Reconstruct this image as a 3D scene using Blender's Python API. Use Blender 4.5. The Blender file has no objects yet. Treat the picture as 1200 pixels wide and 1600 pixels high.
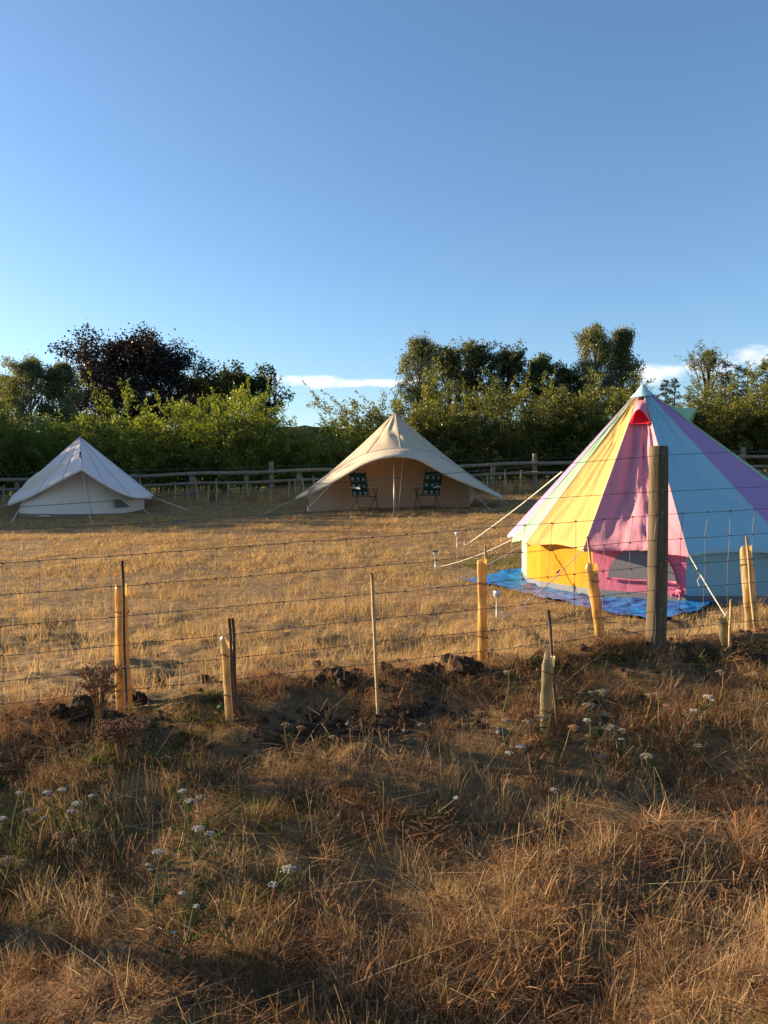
import bpy, math, random
import numpy as np
from mathutils import Vector

R = math.radians
EYE = 1.45                       # camera height above the ground it stands on
F = 1200.0                       # focal length in pixels of the 1200 px wide photograph
TP = 45.0 / 1200.0               # tangent of the downward pitch
SUN_AZ, SUN_EL = R(-72), R(12.5) # azimuth from +Y (negative = left), elevation

scene = bpy.context.scene
col = scene.collection
# ------------------------------------------------------------------ camera
cam_d = bpy.data.cameras.new('camera')
cam = bpy.data.objects.new('camera', cam_d)
col.objects.link(cam)
cam_d.sensor_fit = 'HORIZONTAL'
cam_d.sensor_width = 36.0
cam_d.lens = 36.0
cam_d.clip_start = 0.05
cam_d.clip_end = 8000
cam.location = (0, 0, EYE)
cam.rotation_euler = (R(90) - math.atan(TP), 0, 0)
scene.camera = cam
# ------------------------------------------------------------------ world
world = bpy.data.worlds.new('World')
scene.world = world
world.use_nodes = True
wn = world.node_tree
wn.nodes.clear()
def N(nt, t, **kw):
    n = nt.nodes.new(t)
    for k, v in kw.items():
        setattr(n, k, v)
    return n
def L(nt, a, b):
    nt.links.new(a, b)
sky = N(wn, 'ShaderNodeTexSky', sky_type='NISHITA', sun_disc=False)
sky.sun_elevation = SUN_EL
sky.sun_rotation = SUN_AZ % (2 * math.pi)
sky.altitude = 250
sky.air_density = 1.0
sky.dust_density = 0.7
sky.ozone_density = 3.4
bg = N(wn, 'ShaderNodeBackground')
bg.inputs['Strength'].default_value = 0.08
wout = N(wn, 'ShaderNodeOutputWorld')
def wmath(op, a, b=None, c=None):
    n = N(wn, 'ShaderNodeMath', operation=op)
    for i, v in enumerate((a, b, c)):
        if v is None: continue
        if isinstance(v, (int, float)): n.inputs[i].default_value = v
        else: L(wn, v, n.inputs[i])
    return n.outputs[0]
tc = N(wn, 'ShaderNodeTexCoord')
sx = N(wn, 'ShaderNodeSeparateXYZ')
L(wn, tc.outputs['Generated'], sx.inputs[0])
az = wmath('ARCTAN2', sx.outputs[0], sx.outputs[1])
el = wmath('ARCSINE', sx.outputs[2])
mp = N(wn, 'ShaderNodeMapping')
mp.inputs['Scale'].default_value = (1, 1, 2.2)
L(wn, tc.outputs['Generated'], mp.inputs[0])
nz = N(wn, 'ShaderNodeTexNoise')
nz.inputs['Scale'].default_value = 26
nz.inputs['Detail'].default_value = 7
nz.inputs['Roughness'].default_value = 0.52
L(wn, mp.outputs[0], nz.inputs['Vector'])
mask = None
# low cloud banks all round the horizon: azimuth, elevation, half width, half height (degrees)
for (a0, e0, wa, we) in [(-6.0, 7.45, 5.0, 0.6), (-1.0, 7.4, 5.5, 0.42), (19.6, 7.6, 2.6, 0.95), (23.0, 7.9, 2.6, 1.0), (26.0, 8.4, 2.2, 1.15), (30.5, 8.7, 3.5, 1.5),
                         (48, 8.5, 8, 1.2), (85, 7.6, 14, 1.0), (130, 9, 12, 1.4), (175, 7.4, 14, 1.0), (-120, 8, 16, 1.2), (-38, 7.2, 9, 0.7), (-75, 7.5, 12, 0.8)]:
    u = wmath('DIVIDE', wmath('SUBTRACT', az, R(a0)), R(wa))
    v = wmath('DIVIDE', wmath('SUBTRACT', el, R(e0)), R(we))
    r2 = wmath('ADD', wmath('MULTIPLY', u, u), wmath('MULTIPLY', v, v))
    m = wmath('SUBTRACT', 1.0, r2)
    m = wmath('MAXIMUM', m, 0.0)
    mask = m if mask is None else wmath('MAXIMUM', mask, m)
t = wmath('ADD', wmath('MULTIPLY', mask, 0.75), wmath('MULTIPLY', wmath('SUBTRACT', nz.outputs[0], 0.5), 1.7))
t = wmath('MULTIPLY', wmath('GREATER_THAN', mask, 0.0), t)
mr = N(wn, 'ShaderNodeMapRange', interpolation_type='SMOOTHSTEP')
mr.inputs[1].default_value = 0.14
mr.inputs[2].default_value = 0.95
L(wn, t, mr.inputs[0])
mix = N(wn, 'ShaderNodeMix', data_type='RGBA')
L(wn, wmath('MULTIPLY', mr.outputs[0], 0.82), mix.inputs[0])
L(wn, sky.outputs[0], mix.inputs[6])
CLOUD = mix.inputs[7]
CLOUD.default_value = (5.6, 5.3, 5.3, 1)
L(wn, mix.outputs[2], bg.inputs['Color'])
L(wn, bg.outputs[0], wout.inputs[0])
# ------------------------------------------------------------------ sun
SUN_DIR = Vector((math.sin(SUN_AZ) * math.cos(SUN_EL), math.cos(SUN_AZ) * math.cos(SUN_EL), math.sin(SUN_EL)))
sd = bpy.data.lights.new('sun', 'SUN')
sd.energy = 5.0
sd.angle = R(0.55)
sd.color = (1.0, 0.77, 0.5)
sun = bpy.data.objects.new('sun', sd)
sun.rotation_euler = SUN_DIR.to_track_quat('Z', 'Y').to_euler()
sun.location = (-20, 10, 12)
col.objects.link(sun)
# ------------------------------------------------------------------ exposure, render
vs = scene.view_settings
vs.view_transform = 'Standard'
vs.look = 'None'
vs.exposure = 1.65
vs.gamma = 1.0
vs.use_curve_mapping = False
cy = scene.cycles
cy.max_bounces = 3
cy.diffuse_bounces = 2
cy.transmission_bounces = 3
cy.transparent_max_bounces = 6
cy.use_adaptive_sampling = True
cy.adaptive_threshold = 0.01
cy.use_denoising = True
cy.glossy_bounces = 2
cy.caustics_reflective = False
cy.caustics_refractive = False

# ------------------------------------------------------------------ helpers
rng = np.random.default_rng(7)

def P(px, py, d):
    """World point seen at a photograph pixel, at distance d along +Y."""
    c = 1 / math.sqrt(1 + TP * TP); s = TP * c
    u = (px - 600) / F; v = (800 - py) / F
    dy = c + s * v; dz = -s + c * v
    k = d / dy
    return np.array((u * k, d, EYE + dz * k))

def vnoise(x, y, seed=0):
    x = np.asarray(x, float); y = np.asarray(y, float)
    xi = np.floor(x).astype(np.int64); yi = np.floor(y).astype(np.int64)
    fx = x - xi; fy = y - yi
    fx = fx * fx * (3 - 2 * fx); fy = fy * fy * (3 - 2 * fy)
    def h(a, b):
        n = (a * 374761393 + b * 668265263 + seed * 974711) & 0x7fffffff
        n = ((n ^ (n >> 13)) * 1274126177) & 0x7fffffff
        n = n ^ (n >> 16)
        return (n & 0xffff) / 65535.0
    a = h(xi, yi); b = h(xi + 1, yi); c = h(xi, yi + 1); d = h(xi + 1, yi + 1)
    return (a + (b - a) * fx) * (1 - fy) + (c + (d - c) * fx) * fy - 0.5

def fbm(x, y, seed=0, oct=4):
    s = 0; a = 1.0
    for i in range(oct):
        s = s + a * vnoise(x * 2 ** i, y * 2 ** i, seed + i * 17)
        a *= 0.5
    return s

def sstep(x, a, b):
    t = np.clip((np.asarray(x, float) - a) / (b - a), 0, 1)
    return t * t * (3 - 2 * t)

# ground profiles (heights relative to the eye)
_fy = np.array([-200, 4, 5, 7, 10, 13, 17, 20, 22, 27, 35, 60, 120, 400, 3000.])
_fz = np.array([-1.5, -1.25, -1.27, -1.30, -1.29, -1.17, -.97, -.80, -.72, -.40, -.1, .2, .0, -4, -10.])
_ty = np.linspace(-200, 120, 6401); _tz = np.interp(_ty, _fy, _fz)
_k = np.exp(-np.linspace(-2, 2, 41) ** 2); _k /= _k.sum()
_tz[20:-20] = np.convolve(_tz, _k, 'valid')
_bs = np.linspace(-30, 1, 3101)
_bz = np.interp(_bs, [-30, -8, -3.5, -1.8, -1.1, -.5, -.22, .05, 1], [-.7, -.42, -.38, -.36, -.25, -.13, -.065, 0, 0])
_k2 = np.exp(-np.linspace(-2, 2, 17) ** 2); _k2 /= _k2.sum()
_bz[8:-8] = np.convolve(_bz, _k2, 'valid')

def fence_y(x):
    return 4.1 + .24 * (np.clip(x, -9, 11) - 1.46)
def fence_z(x):
    return EYE - .89 + .053 * (np.clip(x, -6, 7) - 1.46)
def G(x, y, bumps=True):
    x = np.asarray(x, float); y = np.asarray(y, float)
    s = y - fence_y(x)
    gf = fence_z(x)
    fld = EYE + np.where(y < 119, np.interp(y, _ty, _tz), np.interp(y, _fy, _fz)) + .03 * (np.clip(x, -30, 30) - .3) * sstep(y, 8, 21)
    front = gf + np.interp(s, _bs, _bz)
    w = sstep(s, -.05, 1.25)
    z = np.where(s < -.05, front, gf * (1 - w) + fld * w)
    if bumps:
        near = 1 - sstep(y, 6, 9)
        z = z + near * (.11 * fbm(x * 1.7, y * 1.7, 3, 4) + .03 * vnoise(x * 9, y * 9, 5))
        z = z + (1 - near) * .03 * fbm(x * 1.3, y * 1.3, 9, 3) * (1 - sstep(y, 40, 80))
        lip = np.exp(-((s - .12) / .38) ** 2)
        z = z + lip * .05 * fbm(x * 4, y * 4, 31, 3)
        z = z + 3.0 * fbm(x * .012, y * .012, 77, 2) * sstep(y, 70, 200)
    return z

def ray_place(px, py, h=0.0, d0=1.6, d1=40.0):
    """Spot on the ground whose point h above it is seen at this pixel."""
    ds = np.arange(d0, d1, .01)
    pts = np.array([P(px, py, 1.0)]) - np.array((0, 0, EYE))
    X = pts[0, 0] * ds; Z = EYE + pts[0, 2] * ds
    g = G(X, ds) + h
    i = np.argmax(Z <= g) if (Z <= g).any() else len(ds) - 1
    return np.array((X[i], ds[i], float(G(X[i], ds[i]))))

MATS = {}
def new_mat(name):
    m = bpy.data.materials.new(name); m.use_nodes = True
    m.node_tree.nodes.clear()
    MATS[name] = m
    return m, m.node_tree

def finish(nt, shader):
    o = N(nt, 'ShaderNodeOutputMaterial'); L(nt, shader, o.inputs[0])

def ramp(nt, fac, stops):
    r = N(nt, 'ShaderNodeValToRGB')
    e = r.color_ramp.elements
    while len(e) < len(stops): e.new(0.5)
    for i, (p, c) in enumerate(stops):
        e[i].position = p; e[i].color = (*c, 1)
    if fac is not None: L(nt, fac, r.inputs[0])
    return r.outputs[0]

def noise(nt, scale, detail=4, rough=.55, vec=None, coord='Object', stretch=None):
    t = N(nt, 'ShaderNodeTexNoise')
    t.inputs['Scale'].default_value = scale; t.inputs['Detail'].default_value = detail; t.inputs['Roughness'].default_value = rough
    if vec is None:
        if coord == 'World':
            vec = N(nt, 'ShaderNodeNewGeometry').outputs['Position']
        else:
            vec = N(nt, 'ShaderNodeTexCoord').outputs[coord]
    if stretch:
        m = N(nt, 'ShaderNodeMapping'); m.inputs['Scale'].default_value = stretch
        L(nt, vec, m.inputs[0]); vec = m.outputs[0]
    L(nt, vec, t.inputs['Vector'])
    return t.outputs[0]

def mathn(nt, op, a, b=None):
    n = N(nt, 'ShaderNodeMath', operation=op)
    for i, v in enumerate((a, b)):
        if v is None: continue
        if isinstance(v, (int, float)): n.inputs[i].default_value = v
        else: L(nt, v, n.inputs[i])
    return n.outputs[0]

def mixc(nt, fac, a, b, blend='MIX'):
    n = N(nt, 'ShaderNodeMix', data_type='RGBA', blend_type=blend)
    for i, v in ((0, fac), (6, a), (7, b)):
        if isinstance(v, (int, float)): n.inputs[i].default_value = v
        elif isinstance(v, tuple): n.inputs[i].default_value = (*v, 1)
        else: L(nt, v, n.inputs[i])
    return n.outputs[2]

def principled(nt, color, rough=.8, spec=.3, bump=None, bump_s=.3, bump_d=.01, metal=0):
    b = N(nt, 'ShaderNodeBsdfPrincipled')
    if isinstance(color, tuple): b.inputs['Base Color'].default_value = (*color, 1)
    else: L(nt, color, b.inputs['Base Color'])
    if isinstance(rough, (int, float)): b.inputs['Roughness'].default_value = rough
    else: L(nt, rough, b.inputs['Roughness'])
    b.inputs['Specular IOR Level'].default_value = spec
    b.inputs['Metallic'].default_value = metal
    if bump is not None:
        k = N(nt, 'ShaderNodeBump'); k.inputs['Strength'].default_value = bump_s; k.inputs['Distance'].default_value = bump_d
        L(nt, bump, k.inputs['Height']); L(nt, k.outputs[0], b.inputs['Normal'])
    return b.outputs[0]

def thin(nt, color, trans=.4, tcolor=None, normal=None):
    """diffuse + translucent sheet (leaves, cloth)"""
    d = N(nt, 'ShaderNodeBsdfDiffuse'); t = N(nt, 'ShaderNodeBsdfTranslucent'); m = N(nt, 'ShaderNodeMixShader')
    m.inputs[0].default_value = trans
    for n, c in ((d, color), (t, tcolor if tcolor is not None else color)):
        if isinstance(c, tuple): n.inputs[0].default_value = (*c, 1)
        else: L(nt, c, n.inputs[0])
        if normal is not None: L(nt, normal, n.inputs['Normal'])
    L(nt, d.outputs[0], m.inputs[1]); L(nt, t.outputs[0], m.inputs[2])
    return m.outputs[0]

class MB:
    """collects shapes into one mesh (world coordinates)"""
    def __init__(self):
        self.v = []; self.f = []; self.n = 0
    def add(self, verts, faces):
        verts = np.asarray(verts, float).reshape(-1, 3)
        self.v.append(verts)
        self.f += [tuple(i + self.n for i in q) for q in faces]
        self.n += len(verts)
    def tube(self, pts, r, sides=6, caps=True):
        pts = np.asarray(pts, float)
        n = len(pts)
        rr = np.full(n, r) if np.isscalar(r) else np.asarray(r, float)
        tan = np.gradient(pts, axis=0)
        tan /= np.linalg.norm(tan, axis=1)[:, None] + 1e-12
        ref = np.array((0, 0, 1.)) if abs(tan[:, 2]).mean() < .8 else np.array((1., 0, 0))
        a = np.cross(tan, ref); a /= np.linalg.norm(a, axis=1)[:, None] + 1e-12
        b = np.cross(tan, a)
        th = np.linspace(0, 2 * np.pi, sides, endpoint=False)
        V = pts[:, None, :] + rr[:, None, None] * (np.cos(th)[None, :, None] * a[:, None, :] + np.sin(th)[None, :, None] * b[:, None, :])
        F_ = []
        for i in range(n - 1):
            for j in range(sides):
                k = (j + 1) % sides
                F_.append((i * sides + j, i * sides + k, (i + 1) * sides + k, (i + 1) * sides + j))
        if caps:
            F_.append(tuple(range(sides))); F_.append(tuple(range((n - 1) * sides, n * sides))[::-1])
        self.add(V.reshape(-1, 3), F_)
        return self
    def box(self, c, size, rz=0.0):
        x, y, z = np.array(size) / 2
        V = np.array([(-x, -y, -z), (x, -y, -z), (x, y, -z), (-x, y, -z), (-x, -y, z), (x, -y, z), (x, y, z), (-x, y, z)])
        cs, sn = math.cos(rz), math.sin(rz)
        V = np.c_[V[:, 0] * cs - V[:, 1] * sn, V[:, 0] * sn + V[:, 1] * cs, V[:, 2]] + np.array(c)
        self.add(V, [(0, 3, 2, 1), (4, 5, 6, 7), (0, 1, 5, 4), (1, 2, 6, 5), (2, 3, 7, 6), (3, 0, 4, 7)])
        return self
    def grid(self, V):
        """V: (n, m, 3) array of points -> quad sheet"""
        n, m = V.shape[:2]
        F_ = [(i * m + j, i * m + j + 1, (i + 1) * m + j + 1, (i + 1) * m + j) for i in range(n - 1) for j in range(m - 1)]
        self.add(V.reshape(-1, 3), F_)
        return self
    def build(self, name, mat, parent=None, smooth=True):
        return obj(name, np.concatenate(self.v), self.f, mat, parent, smooth)

def root_origin(o):
    while o.parent is not None: o = o.parent
    return np.array(o.location)

def obj(name, verts, faces, mat, parent=None, smooth=True):
    verts = np.asarray(verts, float)
    if parent is not None:
        verts = verts - root_origin(parent)
    me = bpy.data.meshes.new(name)
    if isinstance(faces, np.ndarray):
        n = len(faces); k = faces.shape[1]
        me.vertices.add(len(verts)); me.vertices.foreach_set('co', verts.astype(np.float32).ravel())
        me.loops.add(n * k); me.loops.foreach_set('vertex_index', faces.astype(np.int32).ravel())
        me.polygons.add(n); me.polygons.foreach_set('loop_start', np.arange(0, n * k, k, dtype=np.int32))
        me.update(calc_edges=True)
    else:
        me.from_pydata(verts.tolist(), [], faces)
    if smooth:
        me.polygons.foreach_set('use_smooth', np.ones(len(me.polygons), dtype=bool))
    if mat is not None: me.materials.append(mat)
    o = bpy.data.objects.new(name, me)
    col.objects.link(o)
    if parent is not None: o.parent = parent
    return o

def tag(o, label=None, cat=None, group=None, kind=None):
    if label: o['label'] = label
    if cat: o['category'] = cat
    if group: o['group'] = group
    if kind: o['kind'] = kind
    return o

def thing(name, label, cat, loc, group=None):
    o = bpy.data.objects.new(name, None)
    o.location = tuple(float(c) for c in loc); o.empty_display_size = .2
    col.objects.link(o)
    return tag(o, label, cat, group)

def copy_tree(o, loc, rz=0.0, scale=1.0, label=None):
    c = o.copy(); col.objects.link(c); c.location = tuple(float(k) for k in loc)
    c.rotation_euler = (0, 0, rz); c.scale = (scale,) * 3 if np.isscalar(scale) else scale
    if label: c['label'] = label
    for ch in o.children:
        k = ch.copy(); col.objects.link(k); k.parent = c
        for g in ch.children:
            q = g.copy(); col.objects.link(q); q.parent = k
    return c
# ================================================================== materials
def leaf_mat(name, stops, trans=.4, tmul=(1.25, 1.2, .7), scale=.6, gloss=.0):
    m, nt = new_mat(name)
    at = N(nt, 'ShaderNodeAttribute', attribute_name='v')
    n = noise(nt, scale, 2, coord='World')
    f = mathn(nt, 'ADD', mathn(nt, 'MULTIPLY', at.outputs['Fac'], .6), mathn(nt, 'MULTIPLY', n, .45))
    c = ramp(nt, f, stops)
    tcol = mixc(nt, 1.0, c, tmul, 'MULTIPLY')
    sh = thin(nt, c, trans, tcol)
    if gloss:
        g = N(nt, 'ShaderNodeBsdfGlossy'); g.inputs['Roughness'].default_value = .45
        mx = N(nt, 'ShaderNodeMixShader'); mx.inputs[0].default_value = gloss
        L(nt, sh, mx.inputs[1]); L(nt, g.outputs[0], mx.inputs[2]); sh = mx.outputs[0]
    finish(nt, sh)
    return m

STRAW = leaf_mat('dry_straw', [(.1, (.16, .085, .038)), (.35, (.32, .20, .09)), (.6, (.5, .35, .17)), (.85, (.72, .56, .32))], .35, (1.1, 1, .8), 1.3)
FIELD = leaf_mat('field_straw', [(.1, (.25, .15, .06)), (.4, (.44, .285, .12)), (.65, (.56, .39, .18)), (.9, (.66, .5, .26))], .35, (1.1, 1, .8), .5)
THATCH = leaf_mat('brown_thatch', [(.1, (.085, .044, .024)), (.4, (.215, .115, .058)), (.7, (.37, .215, .11)), (.95, (.56, .38, .21))], .3, (1.1, 1, .8), 1.2)
RUST = leaf_mat('rusty_litter', [(.1, (.07, .035, .02)), (.4, (.17, .085, .042)), (.7, (.26, .14, .07)), (.95, (.38, .24, .13))], .2, (1.1, 1, .8), 1.4)
GREEN = leaf_mat('green_blade', [(.1, (.035, .05, .012)), (.5, (.075, .1, .024)), (.9, (.17, .18, .05))], .4, (1.2, 1.2, .6), 1.5)

def ground_mat():
    m, nt = new_mat('dry_ground')
    n1 = noise(nt, .9, 5, .6, coord='World')
    n2 = noise(nt, 14, 6, .65, coord='World')
    n3 = noise(nt, 90, 3, .6, coord='World')
    base = ramp(nt, n2, [(.3, (.10, .06, .03)), (.5, (.22, .135, .06)), (.7, (.36, .235, .105))])
    soil = ramp(nt, n2, [(.35, (.022, .014, .009)), (.6, (.055, .034, .021)), (.75, (.10, .065, .04))])
    # bare worked soil along the bank; the mask is stored on the mesh
    at = N(nt, 'ShaderNodeAttribute', attribute_name='soil')
    f = mathn(nt, 'ADD', at.outputs['Fac'], mathn(nt, 'MULTIPLY', mathn(nt, 'SUBTRACT', n2, .5), 1.2))
    mr_ = N(nt, 'ShaderNodeMapRange'); mr_.inputs[1].default_value = .35; mr_.inputs[2].default_value = .65
    L(nt, f, mr_.inputs[0])
    c = mixc(nt, mr_.outputs[0], base, soil)
    far = ramp(nt, n1, [(.4, (.06, .075, .025)), (.6, (.13, .12, .04))])
    g = N(nt, 'ShaderNodeNewGeometry'); s = N(nt, 'ShaderNodeSeparateXYZ'); L(nt, g.outputs['Position'], s.inputs[0])
    mf = N(nt, 'ShaderNodeMapRange'); mf.inputs[1].default_value = 28; mf.inputs[2].default_value = 34
    L(nt, s.outputs[1], mf.inputs[0])
    c = mixc(nt, mf.outputs[0], c, far)
    finish(nt, principled(nt, c, .95, .1, mathn(nt, 'ADD', n2, mathn(nt, 'MULTIPLY', n3, .4)), .8, .02))
    return m

def soil_mask(x, y):
    s = y - fence_y(x)
    band = np.exp(-((s - .2) / .2) ** 2) * .8
    # the hollow of crumbly earth in front of the bamboo cane and left of it
    hol = np.exp(-(((x + .1) / .6) ** 2 + ((s + .4) / .17) ** 2)) * .95
    hol2 = np.exp(-(((x + 1.35) / .5) ** 2 + ((s + .18) / .22) ** 2)) * .6
    hol3 = np.exp(-(((x - 1.75) / .6) ** 2 + ((s - .0) / .2) ** 2)) * .5
    n = fbm(x * 3, y * 3, 41, 3)
    return np.clip(np.maximum.reduce([band * (.6 + n), hol, hol2, hol3]) + .25 * n - .05, 0, 1)

def trodden(x, y):
    return np.exp(-((x - .4) / 4.5) ** 2 - ((y - 19.4) / 1.2) ** 2)

def axis(lo, a, b, hi, step, g):
    mid = np.arange(a, b, step)
    up = []; x = b; st = step
    while x < hi: up.append(x); st *= g; x += st
    dn = []; x = a - step; st = step
    while x > lo: dn.append(x); st *= g; x -= st
    return np.array(dn[::-1] + list(mid) + up + [hi])
gx = axis(-2500, -4, 4.5, 2500, .035, 1.06)
gy = axis(-300, 1.2, 6.5, 3000, .03, 1.045)
XX, YY = np.meshgrid(gx, gy)
ZZ = G(XX, YY)
nx, ny = len(gx), len(gy)
ii = (np.arange(ny - 1)[:, None] * nx + np.arange(nx - 1)[None, :]).ravel()
ground = obj('ground', np.c_[XX.ravel(), YY.ravel(), ZZ.ravel()], np.c_[ii, ii + 1, ii + nx + 1, ii + nx], ground_mat())
tag(ground, 'dry summer field with a low earth bank along the wire fence', kind='structure')
a_ = ground.data.attributes.new('soil', 'FLOAT', 'POINT')
a_.data.foreach_set('value', np.maximum.reduce([soil_mask(XX.ravel(), YY.ravel()), trodden(XX.ravel(), YY.ravel()) * .6, .46 * (YY.ravel() < fence_y(XX.ravel()) + .3)]).astype(np.float32))

# ------------------------------------------------------------------ grass scatter
def clump_mesh(name, mat, n, rad, h, w, lean, curve, seed, lie=0.0, seg=3, head=0.0):
    r = np.random.default_rng(seed)
    az = r.uniform(0, 2 * np.pi, n)
    rr = rad * np.sqrt(r.uniform(0, 1, n)); ba = r.uniform(0, 2 * np.pi, n)
    base = np.c_[rr * np.cos(ba), rr * np.sin(ba), np.full(n, -.02)]
    if lie: base[:, 2] += r.uniform(0, lie, n)
    hh = r.uniform(h[0], h[1], n)
    le = r.uniform(lean[0], lean[1], n); cu = r.uniform(curve[0], curve[1], n)
    dirv = np.c_[np.cos(az), np.sin(az), np.zeros(n)]
    side = np.c_[-np.sin(az), np.cos(az), np.zeros(n)]
    tw = r.uniform(-1, 1, n)[:, None]
    side = side + dirv * tw * .6
    V = []; T = np.linspace(0, 1, seg + 1)
    ww = r.uniform(.6, 1.2, n) * w
    for t in T:
        p = base + dirv * ((le * t + cu * t * t) * hh)[:, None] + np.c_[np.zeros((n, 2)), hh * (t - .5 * np.minimum(cu, .9) * t * t) * (1 / (1 + le * .6))]
        p = p + side * (np.sin(t * 5 + az) * .02 * hh)[:, None]
        wt = 1 - .75 * t
        if head and t > .7: wt = head
        V.append(p - side * (ww * wt * .5)[:, None]); V.append(p + side * (ww * wt * .5)[:, None])
    V = np.stack(V, 1)                       # n, 2*(seg+1), 3
    k = 2 * (seg + 1)
    F_ = []
    for s in range(seg):
        b = np.arange(n) * k + 2 * s
        F_.append(np.c_[b, b + 1, b + 3, b + 2])
    F_ = np.concatenate(F_)
    me = bpy.data.meshes.new(name)
    me.vertices.add(n * k); me.vertices.foreach_set('co', V.astype(np.float32).ravel())
    me.loops.add(len(F_) * 4); me.loops.foreach_set('vertex_index', F_.astype(np.int32).ravel())
    me.polygons.add(len(F_)); me.polygons.foreach_set('loop_start', np.arange(0, len(F_) * 4, 4, dtype=np.int32))
    me.update(calc_edges=True)
    at = me.attributes.new('v', 'FLOAT', 'POINT')
    at.data.foreach_set('value', np.repeat(r.uniform(0, 1, n), k).astype(np.float32))
    me.materials.append(mat)
    return me

def scatter(name, label, cat, meshes, pts, scl, tilt=.12, seed=0):
    """one object of kind stuff: clumps instanced on points"""
    r = np.random.default_rng(seed)
    n = len(pts)
    me = bpy.data.meshes.new(name)
    me.vertices.add(n); me.vertices.foreach_set('co', np.asarray(pts, np.float32).ravel())
    rot = np.c_[r.normal(0, tilt, n), r.normal(0, tilt, n), r.uniform(0, 6.28, n)]
    for nm, ty, key, dat in (('rot', 'FLOAT_VECTOR', 'vector', rot), ('scl', 'FLOAT', 'value', scl), ('idx', 'INT', 'value', r.integers(0, len(meshes), n))):
        a = me.attributes.new(nm, ty, 'POINT')
        a.data.foreach_set(key, np.asarray(dat, np.int32 if ty == 'INT' else np.float32).ravel())
    o = bpy.data.objects.new(name, me); col.objects.link(o)
    ng = bpy.data.node_groups.new(name + '_nodes', 'GeometryNodeTree')
    ng.interface.new_socket('Geometry', in_out='INPUT', socket_type='NodeSocketGeometry')
    ng.interface.new_socket('Geometry', in_out='OUTPUT', socket_type='NodeSocketGeometry')
    gi = N(ng, 'NodeGroupInput'); go = N(ng, 'NodeGroupOutput')
    m2p = N(ng, 'GeometryNodeMeshToPoints')
    L(ng, gi.outputs[0], m2p.inputs['Mesh'])
    jn = N(ng, 'GeometryNodeJoinGeometry')
    for i, src in enumerate(reversed(meshes)):
        so = bpy.data.objects.new(name + '_clump', src)
        oi = N(ng, 'GeometryNodeObjectInfo'); oi.inputs['Object'].default_value = so
        oi.inputs['As Instance'].default_value = True
        L(ng, oi.outputs['Geometry'], jn.inputs[0])
    ip = N(ng, 'GeometryNodeInstanceOnPoints')
    ip.inputs['Pick Instance'].default_value = True
    L(ng, m2p.outputs[0], ip.inputs['Points']); L(ng, jn.outputs[0], ip.inputs['Instance'])
    for nm, ty, sock in (('rot', 'FLOAT_VECTOR', 'Rotation'), ('scl', 'FLOAT', 'Scale'), ('idx', 'INT', 'Instance Index')):
        na = N(ng, 'GeometryNodeInputNamedAttribute', data_type=ty); na.inputs[0].default_value = nm
        L(ng, na.outputs[0], ip.inputs[sock])
    L(ng, ip.outputs[0], go.inputs[0])
    md = o.modifiers.new('scatter', 'NODES'); md.node_group = ng
    tag(o, label, cat, kind='stuff')
    return o

def rand_field(dens, y0, y1, xm, seed, keep):
    """random ground points in a fan between y0 and y1; keep(x, y) gives the chance to stay"""
    r = np.random.default_rng(seed)
    xw = .5 * y1 + xm
    n = int(dens * (y1 - y0) * 2 * xw)
    x = r.uniform(-xw, xw, n); y = r.uniform(y0, y1, n)
    ok = (np.abs(x) < .5 * y + xm) & (r.uniform(0, 1, n) < keep(x, y))
    x, y = x[ok], y[ok]
    return np.c_[x, y, G(x, y)], x, y, r

TENT_C = np.array((3.75, 10.0))
def off_tents(x, y):
    k = np.hypot(x - TENT_C[0], y - TENT_C[1]) > 1.95
    k &= np.hypot(x - .34, y - 22.6) > 2.0
    k &= np.hypot(x + 9.4, y - 24) > 1.9
    # the tarpaulin in front of the bright tent
    ax, ay, bx, by = 1.15, 9.9, 2.4, 6.95
    k &= ~((((bx - ax) * (y - ay) - (by - ay) * (x - ax)) > 0) & (x < 4.2) & (y > 6.9) & (y < 10.9) & ((y - 6.9) > (x - 2.4) * .75))
    return k

S_ = lambda x, y: y - fence_y(x)
# short dry field grass
fm = [clump_mesh('field_tuft', FIELD, 30, .10, (.05, .15), .0036, (.0, .55), (.0, .8), 100 + i) for i in range(5)]
def keep_f(x, y):
    d = .05 + .95 * sstep(S_(x, y), .35, .85)
    ok_ = S_(x, y) > .0
    d = d * (1 - .75 * trodden(x, y))
    patch = ok_ * np.clip(.66 + 1.3 * fbm(x * 1.3, y * 1.3, 51, 4), .1, 1)
    return d * patch * off_tents(x, y)
p1, x1, y1, r1 = rand_field(95, 3.5, 9.5, 1.2, 1, keep_f)
s1 = r1.uniform(.55, 1.15, len(x1)) * (1 + .7 * fbm(x1 * 1.1, y1 * 1.1, 8, 2))
scatter('field_grass', 'short straw-coloured field grass beyond the wire fence', 'grass', fm, p1, s1, .15, 1)
fm2 = [clump_mesh('field_tuft_far', FIELD, 34, .17, (.05, .12), .008, (.0, .8), (.0, .8), 120 + i) for i in range(4)]
p2, x2, y2, r2 = rand_field(42, 9.5, 26.5, 2, 2, keep_f)
s2 = r2.uniform(.6, 1.1, len(x2)) * (1 + .8 * fbm(x2 * .7, y2 * .7, 8, 2))
scatter('field_grass', 'short straw-coloured field grass running back to the far tents', 'grass', fm2, p2, s2, .15, 2)
gf_ = [clump_mesh('green_field_tuft', GREEN, 26, .1, (.04, .09), .006, (.0, .7), (.0, .8), 190 + i) for i in range(3)]
p31, x31, y31, r31 = rand_field(16, 4.2, 15, 1.5, 31, lambda x, y: sstep(S_(x, y), .4, .9) * np.clip(-.1 + 2 * fbm(x * .6 + 4, y * .45, 63, 3), 0, 1) * off_tents(x, y))
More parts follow.
